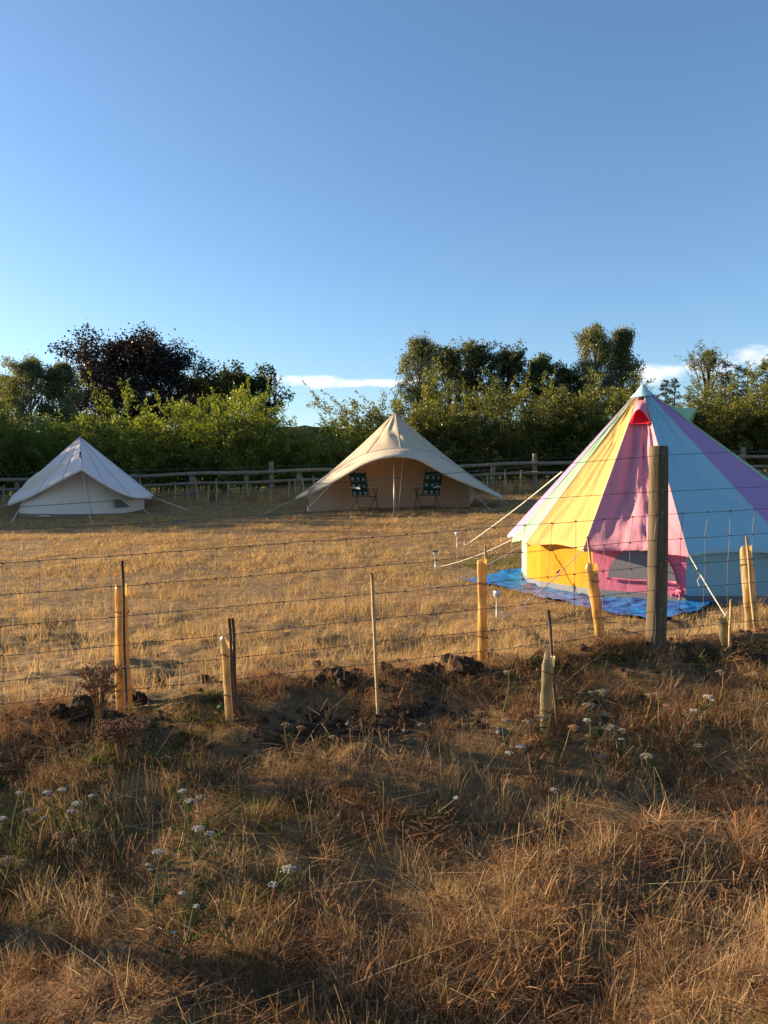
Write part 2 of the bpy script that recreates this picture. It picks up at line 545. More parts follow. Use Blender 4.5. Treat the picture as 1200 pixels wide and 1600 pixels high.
scatter('field_greens', 'scattered green shoots among the dry field grass', 'grass', gf_, p31, r31.uniform(.5, 1.0, len(x31)), .15, 31)
# sparse upright stalks in the field
fm3 = [clump_mesh('field_stalks', FIELD, 12, .1, (.12, .26), .0035, (.0, .3), (.0, .4), 140 + i) for i in range(4)]
p3, x3, y3, r3 = rand_field(16, 3.5, 16, 1.5, 3, lambda x, y: sstep(S_(x, y), .4, .9) * np.clip(.35 + 1.6 * fbm(x * .9, y * .9, 61, 3), 0, 1) * off_tents(x, y))
scatter('field_stalks', 'thin upright stalks left standing in the dry field', 'grass', fm3, p3, r3.uniform(.6, 1.1, len(x3)), .12, 3)
# rank grass along the far rail fence
fm4 = [clump_mesh('rank_tuft', FIELD, 30, .16, (.25, .6), .012, (.0, .35), (.0, .5), 160 + i) for i in range(4)]
p4, x4, y4, r4 = rand_field(26, 23.5, 29.5, 14, 4, lambda x, y: (sstep(y - .02 * x, 24.6, 26.6) * np.clip(.6 + fbm(x * .5, y * .5, 71, 3), 0, 1)) * off_tents(x, y))
scatter('rank_grass', 'pale rank grass along the foot of the far rail fence', 'grass', fm4, p4, r4.uniform(.5, 1.05, len(x4)), .1, 4)
# a fresh green patch by the tarpaulin
gm = [clump_mesh('green_tuft', GREEN, 30, .1, (.05, .16), .004, (.0, .6), (.0, .8), 180 + i) for i in range(4)]
rg = np.random.default_rng(5)
gp = []
for (px, py, sp, n) in [(775, 884, .35, 60), (800, 880, .3, 40), (735, 893, .3, 14)]:
    c = ray_place(px, py)
    gp.append(np.c_[rg.normal(c[0], sp, n), rg.normal(c[1], sp * 1.3, n)])
gp = np.concatenate(gp); gp = gp[off_tents(gp[:, 0], gp[:, 1])]
scatter('fresh_grass', 'fresh green grass patch left of the blue tarpaulin', 'grass', gm, np.c_[gp, G(gp[:, 0], gp[:, 1])], rg.uniform(.6, 1.0, len(gp)), .1, 5)

# foreground: thatch, tufts, tall stems, greens
bare = lambda x, y: np.clip(1.1 - 1.0 * soil_mask(x, y), .28, 1)
fore = lambda x, y: (1 - .95 * sstep(S_(x, y), .0, .5)) * (S_(x, y) < 1.0) * bare(x, y)
lush = lambda x, y: np.clip(.42 + 1.7 * fbm(x * 1.15 + 3, y * 1.15, 81, 3) + .12 * sstep(x, -.4, .6), .03, 1)
low = lambda x, y: 1 - .5 * sstep(S_(x, y), -1.0, -.25)      # the turf is shorter towards the dug soil
gaps = lambda x, y: np.clip(.5 + 2.1 * fbm(x * 3.2 + 7, y * 3.2, 83, 3), .14, 1)
tm = [clump_mesh('thatch', THATCH, 60, .055, (.02, .075), .0019, (.05, 1.6), (.0, .8), 200 + i, lie=.03) for i in range(6)]
p5, x5, y5, r5 = rand_field(640, .8, 5.4, 1.2, 6, lambda x, y: fore(x, y) * gaps(x, y))
scatter('dead_thatch', 'matted brown dead grass covering the near bank', 'grass', tm, p5, r5.uniform(.55, 1.25, len(x5)), .3, 6)
cm = [clump_mesh('curled_litter', RUST, 40, .08, (.01, .03), .005, (.2, 2.0), (.0, 1.6), 210 + i, lie=.05) for i in range(5)]
p51, x51, y51, r51 = rand_field(200, .8, 5.2, 1.2, 61, lambda x, y: fore(x, y) * np.clip(.25 + 2.0 * fbm(x * 1.7 + 2, y * 1.7, 85, 3), .05, 1))
scatter('dead_leaf_litter', 'curled rusty dead leaves and seed husks among the bank grass', 'leaf litter', cm, p51, r51.uniform(.6, 1.3, len(x51)), .3, 61)
sm = [clump_mesh('straw_tuft', STRAW, 26, .045, (.04, .15), .0017, (.0, .55), (.0, .25), 220 + i) for i in range(6)]
p6, x6, y6, r6 = rand_field(330, .8, 5.2, 1.2, 7, lambda x, y: fore(x, y) * lush(x, y) * gaps(x + 5, y))
scatter('straw_tufts', 'dry straw tufts standing on the near bank', 'grass', sm, p6, r6.uniform(.45, 1.05, len(x6)) * low(x6, y6), .22, 7)
lm_ = [clump_mesh('long_straw', STRAW, 8, .06, (.10, .26), .0015, (.0, .45), (.0, .2), 240 + i, head=.9) for i in range(6)]
p7, x7, y7, r7 = rand_field(95, .9, 5.0, 1.2, 8, lambda x, y: fore(x, y) * np.clip(lush(x, y) * 1.3 - .2 + .4 * sstep(x, -.5, 1), 0, 1))
scatter('long_straw', 'long dry grass stems rising from the near bank', 'grass', lm_, p7, r7.uniform(.45, .95, len(x7)) * low(x7, y7), .18, 8)
ly_ = [clump_mesh('fallen_stalks', STRAW, 7, .15, (.05, .1), .0022, (2.0, 3.5), (.0, .6), 250 + i, lie=.05) for i in range(5)]
p71, x71, y71, r71 = rand_field(45, .9, 5.0, 1.2, 81, fore)
scatter('fallen_stalks', 'pale broken stalks lying across the near bank', 'grass', ly_, p71, r71.uniform(.6, 1.1, len(x71)), .15, 81)
hd_ = [clump_mesh('seed_spikes', RUST, 9, .05, (.08, .19), .0034, (.0, .4), (.0, .3), 255 + i, seg=4, head=1.3) for i in range(5)]
p72, x72, y72, r72 = rand_field(55, .9, 5.0, 1.2, 82, lambda x, y: fore(x, y) * np.clip(.2 + 2 * fbm(x * 1.4 + 1, y * 1.4, 87, 3), 0, 1))
scatter('seed_spikes', 'brown seed spikes of dead weeds rising from the bank', 'weeds', hd_, p72, r72.uniform(.5, 1.1, len(x72)) * low(x72, y72), .2, 82)
gm2 = [clump_mesh('green_clump', GREEN, 32, .06, (.05, .16), .0026, (.1, .8), (.0, .9), 260 + i) for i in range(5)]
greenp = lambda x, y: np.clip(-.05 + 2.3 * fbm(x * 1.3 + 9, y * 1.3, 91, 3) + .3 * (1 - sstep(x, -.6, .3)), 0, 1)
p8, x8, y8, r8 = rand_field(190, .9, 5.0, 1.2, 9, lambda x, y: fore(x, y) * greenp(x, y))
scatter('green_grass', 'dark green blades low among the dead grass of the bank', 'grass', gm2, p8, r8.uniform(.45, .95, len(x8)) * low(x8, y8), .2, 9)
gm3 = [clump_mesh('green_weed', GREEN, 26, .05, (.03, .075), .008, (.2, 1.4), (.0, 1.0), 270 + i) for i in range(5)]
p9, x9, y9, r9 = rand_field(150, .9, 5.0, 1.2, 10, lambda x, y: fore(x, y) * np.clip(greenp(x + .2, y) * 1.1 - .05, 0, 1))
scatter('green_weeds', 'low green weeds between the dead tufts of the bank', 'weeds', gm3, p9, r9.uniform(.5, 1.1, len(x9)), .25, 10)
# ================================================================== tents
def cloth(name, c, trans=.3, var=.12, tc=None, weave=True):
    m, nt = new_mat(name)
    n = noise(nt, 1.6, 4, .6)
    col_ = mixc(nt, mathn(nt, 'MULTIPLY', n, var * 2), c, tuple(k * .72 for k in c))
    w = noise(nt, 5, 5, .6, stretch=(1, 1, .5))
    b = N(nt, 'ShaderNodeBump'); b.inputs['Strength'].default_value = .5; b.inputs['Distance'].default_value = .03
    L(nt, w, b.inputs['Height'])
    tcol = mixc(nt, 1.0, col_, tc or c, 'MULTIPLY')
    finish(nt, thin(nt, col_, trans, tcol, b.outputs[0]))
    return m
ROPE = None
def plain(name, c, rough=.7, spec=.3, var=.25, sc=20, metal=0, stretch=None, bump=.3):
    m, nt = new_mat(name)
    n = noise(nt, sc, 4, .6, stretch=stretch)
    cc = mixc(nt, n, tuple(k * (1 - var) for k in c), tuple(min(1, k * (1 + var)) for k in c))
    finish(nt, principled(nt, cc, rough, spec, n, bump, .004, metal))
    return m
ROPE = plain('white_rope', (.5, .46, .38), .9, .1, .15, 60)
PEG = plain('steel_peg', (.35, .35, .35), .45, .5, .1, 40, .8)
POLE = plain('steel_pole', (.34, .31, .28), .4, .5, .1, 40, .7)
GREYSHEET = plain('grey_groundsheet', (.14, .15, .17), .75, .25, .2, 8)

def rope(parent, a, b, sag=.03, r=.005, mat=None, peg=True, name='guy_rope'):
    a = np.array(a, float); b = np.array(b, float)
    t = np.linspace(0, 1, 9)[:, None]
    pts = a * (1 - t) + b * t; pts[:, 2] -= (sag * 4 * t * (1 - t))[:, 0]
    o = MB().tube(pts, r, 6).build(name, mat or ROPE, parent)
    if peg:
        d = (b - a); d[2] = 0; d /= np.linalg.norm(d) + 1e-9
        top = b + np.array((0, 0, .05)) + d * .02
        MB().tube([top + np.array((0, 0, .015)) - d * .03, top + np.array((0, 0, .02)), top + d * .0, b + d * -.04 + np.array((0, 0, -.12))], .005, 6).build('peg', PEG, o)
    return o

# ---------------------------------------------------------------- the bright bell tent
COLS = {'mint': (.42, .66, .42), 'yellow': (.70, .47, .17), 'pink': (.72, .32, .39), 'blue': (.36, .63, .75), 'purple': (.50, .34, .60), 'cyan': (.45, .74, .78)}
WCOLS = {'mint': (.52, .82, .50), 'yellow': (.72, .33, .04), 'pink': (.78, .23, .34), 'blue': (.32, .62, .74), 'purple': (.44, .25, .58)}
CL = {k: cloth('canvas_' + k, v, .28) for k, v in COLS.items()}
WL = {k: cloth('wall_' + k, v, .34) for k, v in WCOLS.items()}
tcx, tcy = TENT_C
tzc = float(G(3.3, 8.6, False)) - .01
tent = thing('bell_tent', 'large bell tent in pastel pink, yellow, blue, purple and mint panels', 'tent', (tcx, tcy, tzc))
tc_dir = np.array((-tcx, -tcy)) / np.hypot(tcx, tcy)
pr_dir = np.array((-tc_dir[1], tc_dir[0]))       # to the right as seen from the camera
def tdir(a):
    return math.cos(a) * tc_dir + math.sin(a) * pr_dir
apex = P(1003, 604, 9.9)
seq = ['mint', 'yellow', 'pink', 'blue', 'purple']
A0 = R(4.5); NP = 12
RH, RW, ZH, ZW = 2.13, 1.93, .585, .66
ANG = {-6: -175.5, -5: -132, -4: -85, -3: -64, -2: -51}
def ang(k):
    return R(ANG[k]) if k in ANG else A0 + k * 2 * math.pi / NP
def hem_pt(k):
    a = ang(k)
    d = tdir(a)
    return np.array((tcx + d[0] * RH, tcy + d[1] * RH, tzc + ZH - .012 * math.cos(a)))
def wall_pt(k, z, r=RW):
    d = tdir(ang(k))
    return np.array((tcx + d[0] * r, tcy + d[1] * r, tzc + z))
def panel_pts(k, nu=31, nv=48, off=0.0, sag=.03, fold=.004, v0=0.0, v1=1.0, u0=0.0, u1=1.0):
    """panel between corner k-1 (left) and k (right)"""
    a, b = hem_pt(k - 1), hem_pt(k)
    u = np.linspace(u0, u1, nu)[None, :, None]; v = np.linspace(v0, v1, nv)[:, None, None]
    base = a * (1 - u) + b * u
    cut = 1 - .055 * 4 * u * (1 - u) * v ** 6 * .5      # hem scallops a little between the guys
    p = apex * (1 - v * cut) + base * v * cut
    n = np.cross(b - a, apex - (a + b) / 2); n /= np.linalg.norm(n)
    if np.dot(n[:2], (a + b)[:2] / 2 - TENT_C) < 0: n = -n
    uu = u[..., 0]; vv = v[..., 0]
    s = -sag * 4 * uu * (1 - uu) * np.sin(np.pi * np.clip(vv * .92 + .04, 0, 1)) ** .8
    f = fold * (np.sin(uu * 15 + 3 * vnoise(uu * 3 + k * 7, vv * 5, 3) * 4) * np.clip(1.1 - vv, 0, 1) * 1.3
                + 2.0 * vnoise(uu * 6 + 13 * k, vv * 3.5, 5) + 1.2 * vnoise(uu * 11 + 5 * k, vv * 12, 6) * vv)
    f = f - fold * 2.2 * (.22 - np.minimum(.22, np.abs(vnoise(uu * 7 + 1.5 * vv + k * 3.3, vv * 2.2 + k, 9)))) * 4 * np.clip(vv * 1.4, .3, 1)
    f = f - fold * 1.1 * (.2 - np.minimum(.2, np.abs(vnoise(uu * 16 - 2.5 * vv + k, vv * 4 + 7, 10)))) * 4
    edge = np.clip(4 * uu * (1 - uu) * 1.5, 0, 1)
    p = p + n * (s + f * edge + off)[..., None]
    return p, n
for j in range(NP):
    k = j - 5
    c = seq[(k + 2) % 5]
    # k = 0 is the pink panel facing the camera
    sag, fold = (.11, .017) if c == 'pink' and k == 0 else (.035, .007)
    p, n = panel_pts(k, sag=sag, fold=fold)
    # turn the hem in as a short valance
    low = p[-1] - np.array((0, 0, .035)) + (np.array((tcx, tcy, 0)) - p[-1] * np.array((1, 1, 0)))[:, :] * .004
    V = np.concatenate([p, low[None]], 0)
    o = MB().grid(V).build('roof_panel', CL[c], tent)
    o['label'] = f'{c} roof panel'
    # wall panel under it
    nu = 13
    u = np.linspace(0, 1, nu)
    zz = np.linspace(.09, ZW, 9)
    W = np.zeros((9, nu, 3))
    for q, z in enumerate(zz):
        a, b = wall_pt(k - 1, z), wall_pt(k, z)
        W[q] = a[None] * (1 - u[:, None]) + b[None] * u[:, None]
        d = tdir((ang(k - 1) + ang(k)) / 2)
        tq = (z - .09) / (ZW - .09)
        crease = .014 * np.sin((u * 1.6 + tq * 1.3) * 9 + k) * (1 if c == 'yellow' else .45) + .03 * vnoise(u * 4 + k * 9, np.full(nu, tq * 3), 8)
        W[q, :, :2] += (crease * np.clip(6 * u * (1 - u), 0, 1) * np.sin(np.pi * np.clip(tq, .1, .9)))[:, None] * d[None]
    w_ = MB().grid(W).build('wall_panel', WL['mint' if k == -3 else 'yellow' if k == -2 else c], tent)
    w_['label'] = f"{'mint' if k == -3 else 'yellow' if k == -2 else c} wall panel"
    g0 = np.stack([wall_pt(k - 1, -.05, RW + .012), wall_pt(k, -.05, RW + .012)]); g1 = np.stack([wall_pt(k - 1, .105, RW + .006), wall_pt(k, .105, RW + .006)])
    MB().grid(np.stack([g0, g1])).build('groundsheet_edge', GREYSHEET, tent, False)
# stitched seams along the ridges
SEAM = cloth('seam_tape', (.48, .42, .42), .1)
for k in range(-6, 6):
    h = hem_pt(k); q = np.linspace(.08, .995, 24)[:, None]
    d = h - apex; nrm = np.array((h[0] - tcx, h[1] - tcy, 1.9)); nrm /= np.linalg.norm(nrm)
    sd_ = np.cross(d, nrm); sd_ /= np.linalg.norm(sd_)
    line = apex + d * q + nrm * .0035
    MB().grid(np.stack([line - sd_ * .005 - nrm * .002, line, line + sd_ * .005 - nrm * .002], 1)).build('seam', SEAM, tent)
# apex cap
cp = []
for i in range(NP + 1):
    h = hem_pt(i - 6)
    d = (h - apex); d /= np.linalg.norm(d)
    nrm = np.array((h[0] - apex[0], h[1] - apex[1], 1.6)); nrm /= np.linalg.norm(nrm)
    cp.append([apex + np.array((0, 0, .035)), apex + d * .10 + nrm * .012, apex + d * .205 + nrm * .014])
MB().grid(np.array(cp)).build('apex_cap', CL['cyan'], tent)
MB().tube([np.array((apex[0], apex[1], apex[2] - .02)), np.array((tcx - .2, tcy, tzc))], .016, 8).build('centre_pole', POLE, tent)
# hooded vents
def vent(k, c, v0, v1, red):
    p, n = panel_pts(k, nu=11, nv=9, off=.012, sag=.01, fold=0, v0=v0, v1=v1, u0=.06, u1=.94)
    lift = np.sin(np.linspace(0, np.pi, 11))
    for q in range(9):
        t = q / 8
        p[q] += n * (.13 * t ** 1.3 * lift)[:, None] + np.array((0, 0, 1)) * (.075 * t ** 2 * lift)[:, None]
    MB().grid(p).build('vent_hood', CL[c], tent)
    q, n = panel_pts(k, nu=7, nv=5, off=.006, sag=.01, fold=0, v0=v0 + (v1 - v0) * .45, v1=v1 + .004, u0=.08, u1=.92)
    o = MB().grid(q).build('vent_opening', red, tent)
RED = cloth('vent_red', (.62, .03, .06), .2)
vent(0, 'pink', .10, .255, RED)
vent(3, 'mint', .12, .24, WL['mint'])
# mesh window in the pink wall
MESHW = plain('grey_insect_mesh', (.15, .145, .155), .85, .1, .12, 30)
def wall_uv(k, u, z, off):
    a, b = wall_pt(k - 1, z), wall_pt(k, z); d = tdir((ang(k - 1) + ang(k)) / 2)
    p = a * (1 - u) + b * u; p[:2] += d * off
    return p
zb, zt = .255, .60
rows = []
for t in np.linspace(0, 1, 9):
    z = zb + (zt - zb) * t
    half = .36 * (1 - .55 * t ** 1.9)
    rows.append([wall_uv(0, .54 + half * q, z, .034) for q in np.linspace(-1, 1, 13)])
MB().grid(np.array(rows)).build('window_mesh', MESHW, tent)
hem = [np.array([wall_uv(0, .54 + .37 * q, zb - .012 + .003 * math.sin(q * 9), .04) for q in np.linspace(-1, 1, 13)])]
MB().tube(hem[0], .012, 6).build('window_hem', WL['pink'], tent)
# bunched cloth tie at the foot of the pink wall
tie = MB()
for i in range(5):
    c0 = wall_uv(0, .90 + .02 * i, .12 + .02 * (i % 2), .05)
    tie.tube([c0 + rng.normal(0, .012, 3), c0 + rng.normal(0, .03, 3) + np.array((0, 0, .02)), c0 + rng.normal(0, .035, 3) + np.array((0, 0, .035))], [.022, .028, .012], 7)
tie.build('bunched_tie', WL['pink'], tent)
# guy ropes and pegs
def gpt(px, py, up=.02):
    g = ray_place(px, py, d0=5.2); return g + np.array((0, 0, up))
rope(tent, P(878, 737, 10.9), gpt(726, 855), .03, .009)
rope(tent, hem_pt(-3), gpt(682, 889), .04)
rope(tent, hem_pt(-2), gpt(668, 926), .04)
rope(tent, hem_pt(-1), gpt(786, 970), .05)
rope(tent, hem_pt(0), gpt(1134, 966), .01, .007)
rope(tent, hem_pt(1), np.array((5.2, 7.0, G(5.2, 7.0) + .02)), .03)
tog = plain('dark_runner', (.05, .05, .05), .6)
for a, b, t in ((hem_pt(-3), gpt(682, 889), .35), (hem_pt(-2), gpt(668, 926), .42), (hem_pt(-1), gpt(786, 970), .35), (hem_pt(0), gpt(1134, 966), .3)):
    p = a * (1 - t) + b * t; d = (b - a) / np.linalg.norm(b - a)
    MB().tube([p + np.array((0, 0, -.008)) - d * .035, p + np.array((0, 0, -.012)) + d * .035], .009, 6).build('rope_runner', tog, tent)
    # loose tail of the rope
    MB().tube([p, p + np.array((.01, 0, -.05)), p + np.array((-.012, .01, -.1)), p + np.array((.004, 0, -.15))], .0035, 5).build('rope_tail', ROPE, tent)

# blue tarpaulin
TARP = None
m, nt = new_mat('blue_tarpaulin')
n = noise(nt, 9, 5, .6)
cc = ramp(nt, n, [(.3, (.014, .14, .40)), (.6, (.018, .17, .45)), (.85, (.03, .21, .5))])
finish(nt, principled(nt, cc, .38, .5, n, .6, .03))
TARP = m
ca, cb, cc_, cd = np.array((1.02, 10.05)), np.array((2.5, 7.0)), np.array((3.9, 8.5)), np.array((2.6, 11.6))
tn = 110
u = np.linspace(0, 1, tn)[:, None]; v = np.linspace(0, 1, tn)[None, :]
X = ca[0] * (1 - u) * (1 - v) + cb[0] * u * (1 - v) + cc_[0] * u * v + cd[0] * (1 - u) * v
Y = ca[1] * (1 - u) * (1 - v) + cb[1] * u * (1 - v) + cc_[1] * u * v + cd[1] * (1 - u) * v
X = X + .05 * fbm(X * 2, Y * 2, 21, 2); Y = Y + .08 * fbm(X * 2 + 5, Y * 2, 22, 2)
rip = .06 * (.35 - np.minimum(.35, np.abs(fbm(X * 3.3, Y * 3.3, 23, 3)))) + .04 * (.2 - np.minimum(.2, np.abs(vnoise(X * 8, Y * 8, 24))))
Z = G(X, Y) + .022 + rip
Z = np.minimum(Z, np.where(np.hypot(X - tcx, Y - tcy) < RW - .02, tzc + .02, 9))
o = MB().grid(np.stack([X, Y, Z], -1)).build('tarpaulin', TARP)
tag(o, 'crumpled bright blue tarpaulin spread under and in front of the pastel tent', 'tarpaulin')

# ---------------------------------------------------------------- cream tent with raised canopy
CREAM = cloth('cream_canvas', (.66, .55, .40), .25, .1)
CREAM2 = cloth('cream_canopy', (.66, .57, .44), .22, .1)
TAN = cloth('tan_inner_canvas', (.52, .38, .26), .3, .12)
mz = float(G(.34, 20.6, False)) - .01
mx, my = .34, 22.6
mid = thing('canopy_tent', 'cream canvas tent with wide raised front canopy and two chairs under it', 'tent', (mx, my, mz))
map_ = P(617, 644, 22.4)
def curve(pts, n):
    pts = np.array(pts, float); t = np.arange(len(pts)); q = np.linspace(0, len(pts) - 1, n)
    out = np.stack([np.interp(q, t, pts[:, i]) for i in range(3)], 1)
    for _ in range(3): out[1:-1] = (out[:-2] + 2 * out[1:-1] + out[2:]) / 4
    return out
# the front edge, left tip to right tip (pixel, distance)
fe = curve([P(x, y, d) for x, y, d in [(462, 779, 21.4), (505, 762, 21.0), (540, 741, 20.6), (570, 723, 20.3), (600, 713.5, 20.1), (626, 712, 20.0), (650, 715, 20.1), (675, 729, 20.3), (700, 743, 20.5), (735, 757, 20.8), (786, 778, 21.3)]], 41)
se = curve([P(x, y, d) for x, y, d in [(466, 776, 21.6), (512, 744, 21.5), (545, 720, 21.2), (572, 708, 21.0), (600, 702.5, 20.8), (626, 700.5, 20.75), (650, 701.5, 20.8), (676, 707, 21.0), (702, 722, 21.2), (737, 746, 21.4), (784, 776, 21.6)]], 41)
nv = 22
V = []
for q in range(nv):
    t = q / (nv - 1)
    row = map_[None] * (1 - t) + se * t
    row[:, 2] -= .10 * np.sin(np.pi * t) * (np.abs(np.linspace(-1, 1, 41)) ** .8)
    w = np.linspace(-1, 1, 41)
    fold = (.06 * np.sin(w * 22 + 2 * np.sin(t * 5)) + .16 * vnoise(w * 9, np.full(41, t * 6), 4) + .05 * vnoise(w * 19, np.full(41, t * 11), 5)) * np.sin(np.pi * t) * np.exp(-(w / .55) ** 2) * (1.1 - t * .7)
    row[:, 1] -= fold * 1.0
    V.append(row)
V[0] = map_[None] + (se - map_[None]) * .015
MB().grid(np.array(V)).build('front_roof', CREAM, mid)
CSEAM = cloth('cream_seam', (.5, .42, .31), .1)
VA = np.array(V)
for c_i in (5, 12, 20, 28, 35):
    MB().tube(VA[:, c_i] + np.array((0, -.006, .004)), .007, 5).build('seam', CSEAM, mid)
MB().tube(se + np.array((0, -.01, .004)), .012, 5).build('canopy_seam', CSEAM, mid)
V = np.stack([se * (1 - t) + fe * t + np.array((0, 0, .05)) * math.sin(math.pi * t) for t in np.linspace(0, 1, 7)])
V = np.concatenate([V, (V[-1] + np.array((0, .02, -.035)))[None]])
MB().grid(V).build('canopy', CREAM2, mid)
# back of the roof
aa = np.linspace(R(-96), R(-264), 41)
back = np.stack([mx + 2.55 * np.sin(aa), my - 2.35 * np.cos(aa), mz + .62 + 0 * aa], 1)
back[0] = se[0]; back[-1] = se[-1]
for _ in range(2): back[1:-1] = (back[:-2] + 2 * back[1:-1] + back[2:]) / 4
V = np.stack([map_[None] * (1 - t) + back * t - np.array((0, 0, .10)) * math.sin(math.pi * t) for t in np.linspace(0.01, 1, 16)])
MB().grid(V).build('back_roof', CREAM, mid)
wb = np.stack([mx + 2.25 * np.sin(aa), my - 2.1 * np.cos(aa), 0 * aa], 1)
MB().grid(np.stack([wb + np.array((0, 0, mz - .03)), wb + np.array((0, 0, mz + .75))])).build('back_wall', CREAM, mid)
# inner wall of the porch, a shallow bay (plan points, left to right) with heights reaching the roof
bay = curve([(mx - 2.42, my - 1.45, .62), (mx - 1.75, my - 1.0, .95), (mx - 1.2, my - .62, 1.45), (mx - .5, my - .5, 1.95), (mx, my - .48, 2.05), (mx + .6, my - .5, 1.95), (mx + 1.25, my - .62, 1.4), (mx + 1.8, my - .95, .95), (mx + 2.15, my - 1.55, .8)], 41)
b0 = bay.copy(); b0[:, 2] = mz - .02; b1 = bay.copy(); b1[:, 2] = mz + bay[:, 2]
V = np.stack([b0 * (1 - t) + b1 * t + np.array((0, 1, 0)) * .03 * math.sin(3 * t) for t in np.linspace(0, 1, 8)])
for q in range(8): V[q, :, 1] += .03 * vnoise(np.linspace(0, 16, 41), np.full(41, q * .5), 12)
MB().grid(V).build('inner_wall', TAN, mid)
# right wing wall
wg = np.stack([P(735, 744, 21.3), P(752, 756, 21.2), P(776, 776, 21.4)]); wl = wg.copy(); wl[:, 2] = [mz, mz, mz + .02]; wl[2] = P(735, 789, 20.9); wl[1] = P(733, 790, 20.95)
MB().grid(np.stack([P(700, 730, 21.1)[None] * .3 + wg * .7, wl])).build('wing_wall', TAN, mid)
pt = P(615.5, 712, 20.05); pb = P(615.5, 797, 20.05); pb[2] = float(G(pb[0], pb[1])) - .02
MB().tube([pb, pt], .013, 8).build('canopy_pole', POLE, mid)
c_ = np.array((mx, my + .1, mz)); MB().tube([c_, map_ - np.array((0, 0, .03))], .02, 8).build('centre_pole', POLE, mid)
def g2(px, py): return ray_place(px, py, d0=12, d1=26) + np.array((0, 0, .015))
rope(mid, pt, g2(618, 803), .02, .003); rope(mid, P(630, 712, 20.0), g2(622, 803), .03, .0035)
rope(mid, fe[0], P(462, 779, 21.4) + np.array((-.9, -.7, -.45)), .0, .007)
rope(mid, fe[6], P(481, 794, 20.6), .0, .006); 
rope(mid, P(747, 776, 21.0), g2(768, 800), .01, .008); rope(mid, P(765, 771, 21.2), g2(792, 787), .01, .008); rope(mid, fe[-1], g2(796, 779) , .0, .008)

# folding chairs
GRN = None
m, nt = new_mat('green_check_fabric')
tcn = N(nt, 'ShaderNodeTexCoord'); sp = N(nt, 'ShaderNodeSeparateXYZ'); L(nt, tcn.outputs['Object'], sp.inputs[0])
fx = mathn(nt, 'ABSOLUTE', mathn(nt, 'SUBTRACT', mathn(nt, 'FRACT', mathn(nt, 'ADD', mathn(nt, 'MULTIPLY', sp.outputs[0], 6.0), .5)), .5))
fz = mathn(nt, 'ABSOLUTE', mathn(nt, 'SUBTRACT', mathn(nt, 'FRACT', mathn(nt, 'MULTIPLY', sp.outputs[2], 5.0)), .5))
sq = mathn(nt, 'MULTIPLY', mathn(nt, 'LESS_THAN', fx, .24), mathn(nt, 'LESS_THAN', fz, .2))
n = noise(nt, 14, 2)
sq = mathn(nt, 'MULTIPLY', sq, mathn(nt, 'GREATER_THAN', n, .4))
cc = mixc(nt, sq, (.006, .035, .03), (.24, .27, .25))
finish(nt, principled(nt, cc, .8, .2))
GRN = m
DARKFR = plain('dark_green_frame', (.012, .018, .018), .4, .5)
ARM = plain('grey_arm_pad', (.32, .32, .3), .5, .3)
def at_ground(x, y): return np.array((x, y, float(G(x, y))))
def chair(px, py, yaw, label):
    g = at_ground((px - 600) / F * 20.9, 20.9)
    t = thing('folding_chair', label, 'chair', g, 'folding chairs under the canopy')
    org = g
    def w(p): return np.array(p, float) + org
    def wl_(ps): return [w(p) for p in ps]
    # back fabric: sheet leaning away (+y)
    V = np.array([[w((x, .17 + (z - .42) * .33 + .02 * math.cos(x * 6), z)) for x in np.linspace(-.235, .235, 7)] for z in np.linspace(.44, 1.08, 9)])
    MB().grid(V).build('backrest', GRN, t)
    V = np.array([[w((x, y, .425 - .02 * math.cos(x * 6) + .04 * max(0, -y - .1))) for x in np.linspace(-.235, .235, 7)] for y in np.linspace(-.30, .18, 6)])
    MB().grid(V).build('seat', GRN, t)
    MB().tube(wl_([(-.25, .13, .40), (-.25, .395, 1.08), (-.2, .41, 1.14), (0, .415, 1.155), (.2, .41, 1.14), (.25, .395, 1.08), (.25, .13, .40)]), .012, 6).build('back_frame', DARKFR, t)
    for s in (-1, 1):
        MB().tube(wl_([(s * .27, -.31, .62), (s * .27, -.22, .42), (s * .27, .30, -.01)]), .012, 6).build('leg', DARKFR, t)
        MB().tube(wl_([(s * .285, -.06, .62), (s * .285, -.36, -.01)]), .012, 6).build('leg', DARKFR, t)
        MB().tube(wl_([(s * .25, -.32, .42), (s * .25, .18, .40)]), .011, 6).build('seat_rail', DARKFR, t)
        MB().tube(wl_([(s * .28, -.36, .635), (s * .28, -.2, .65), (s * .28, .0, .65), (s * .28, .22, .645)]), [.022, .028, .028, .02], 8).build('armrest', ARM, t)
    MB().tube(wl_([(-.25, -.32, .42), (.25, -.32, .42)]), .011, 6).build('front_bar', DARKFR, t)
    MB().tube(wl_([(-.285, -.30, .12), (.285, -.30, .12)]), .009, 6).build('cross_bar', DARKFR, t)
    t.rotation_euler = (0, 0, yaw)
    return t
chair(568, 796, R(28), 'green and white folding chair at the left of the cream canopy')
chair(670, 796, R(-24), 'green and white folding chair at the right of the cream canopy')

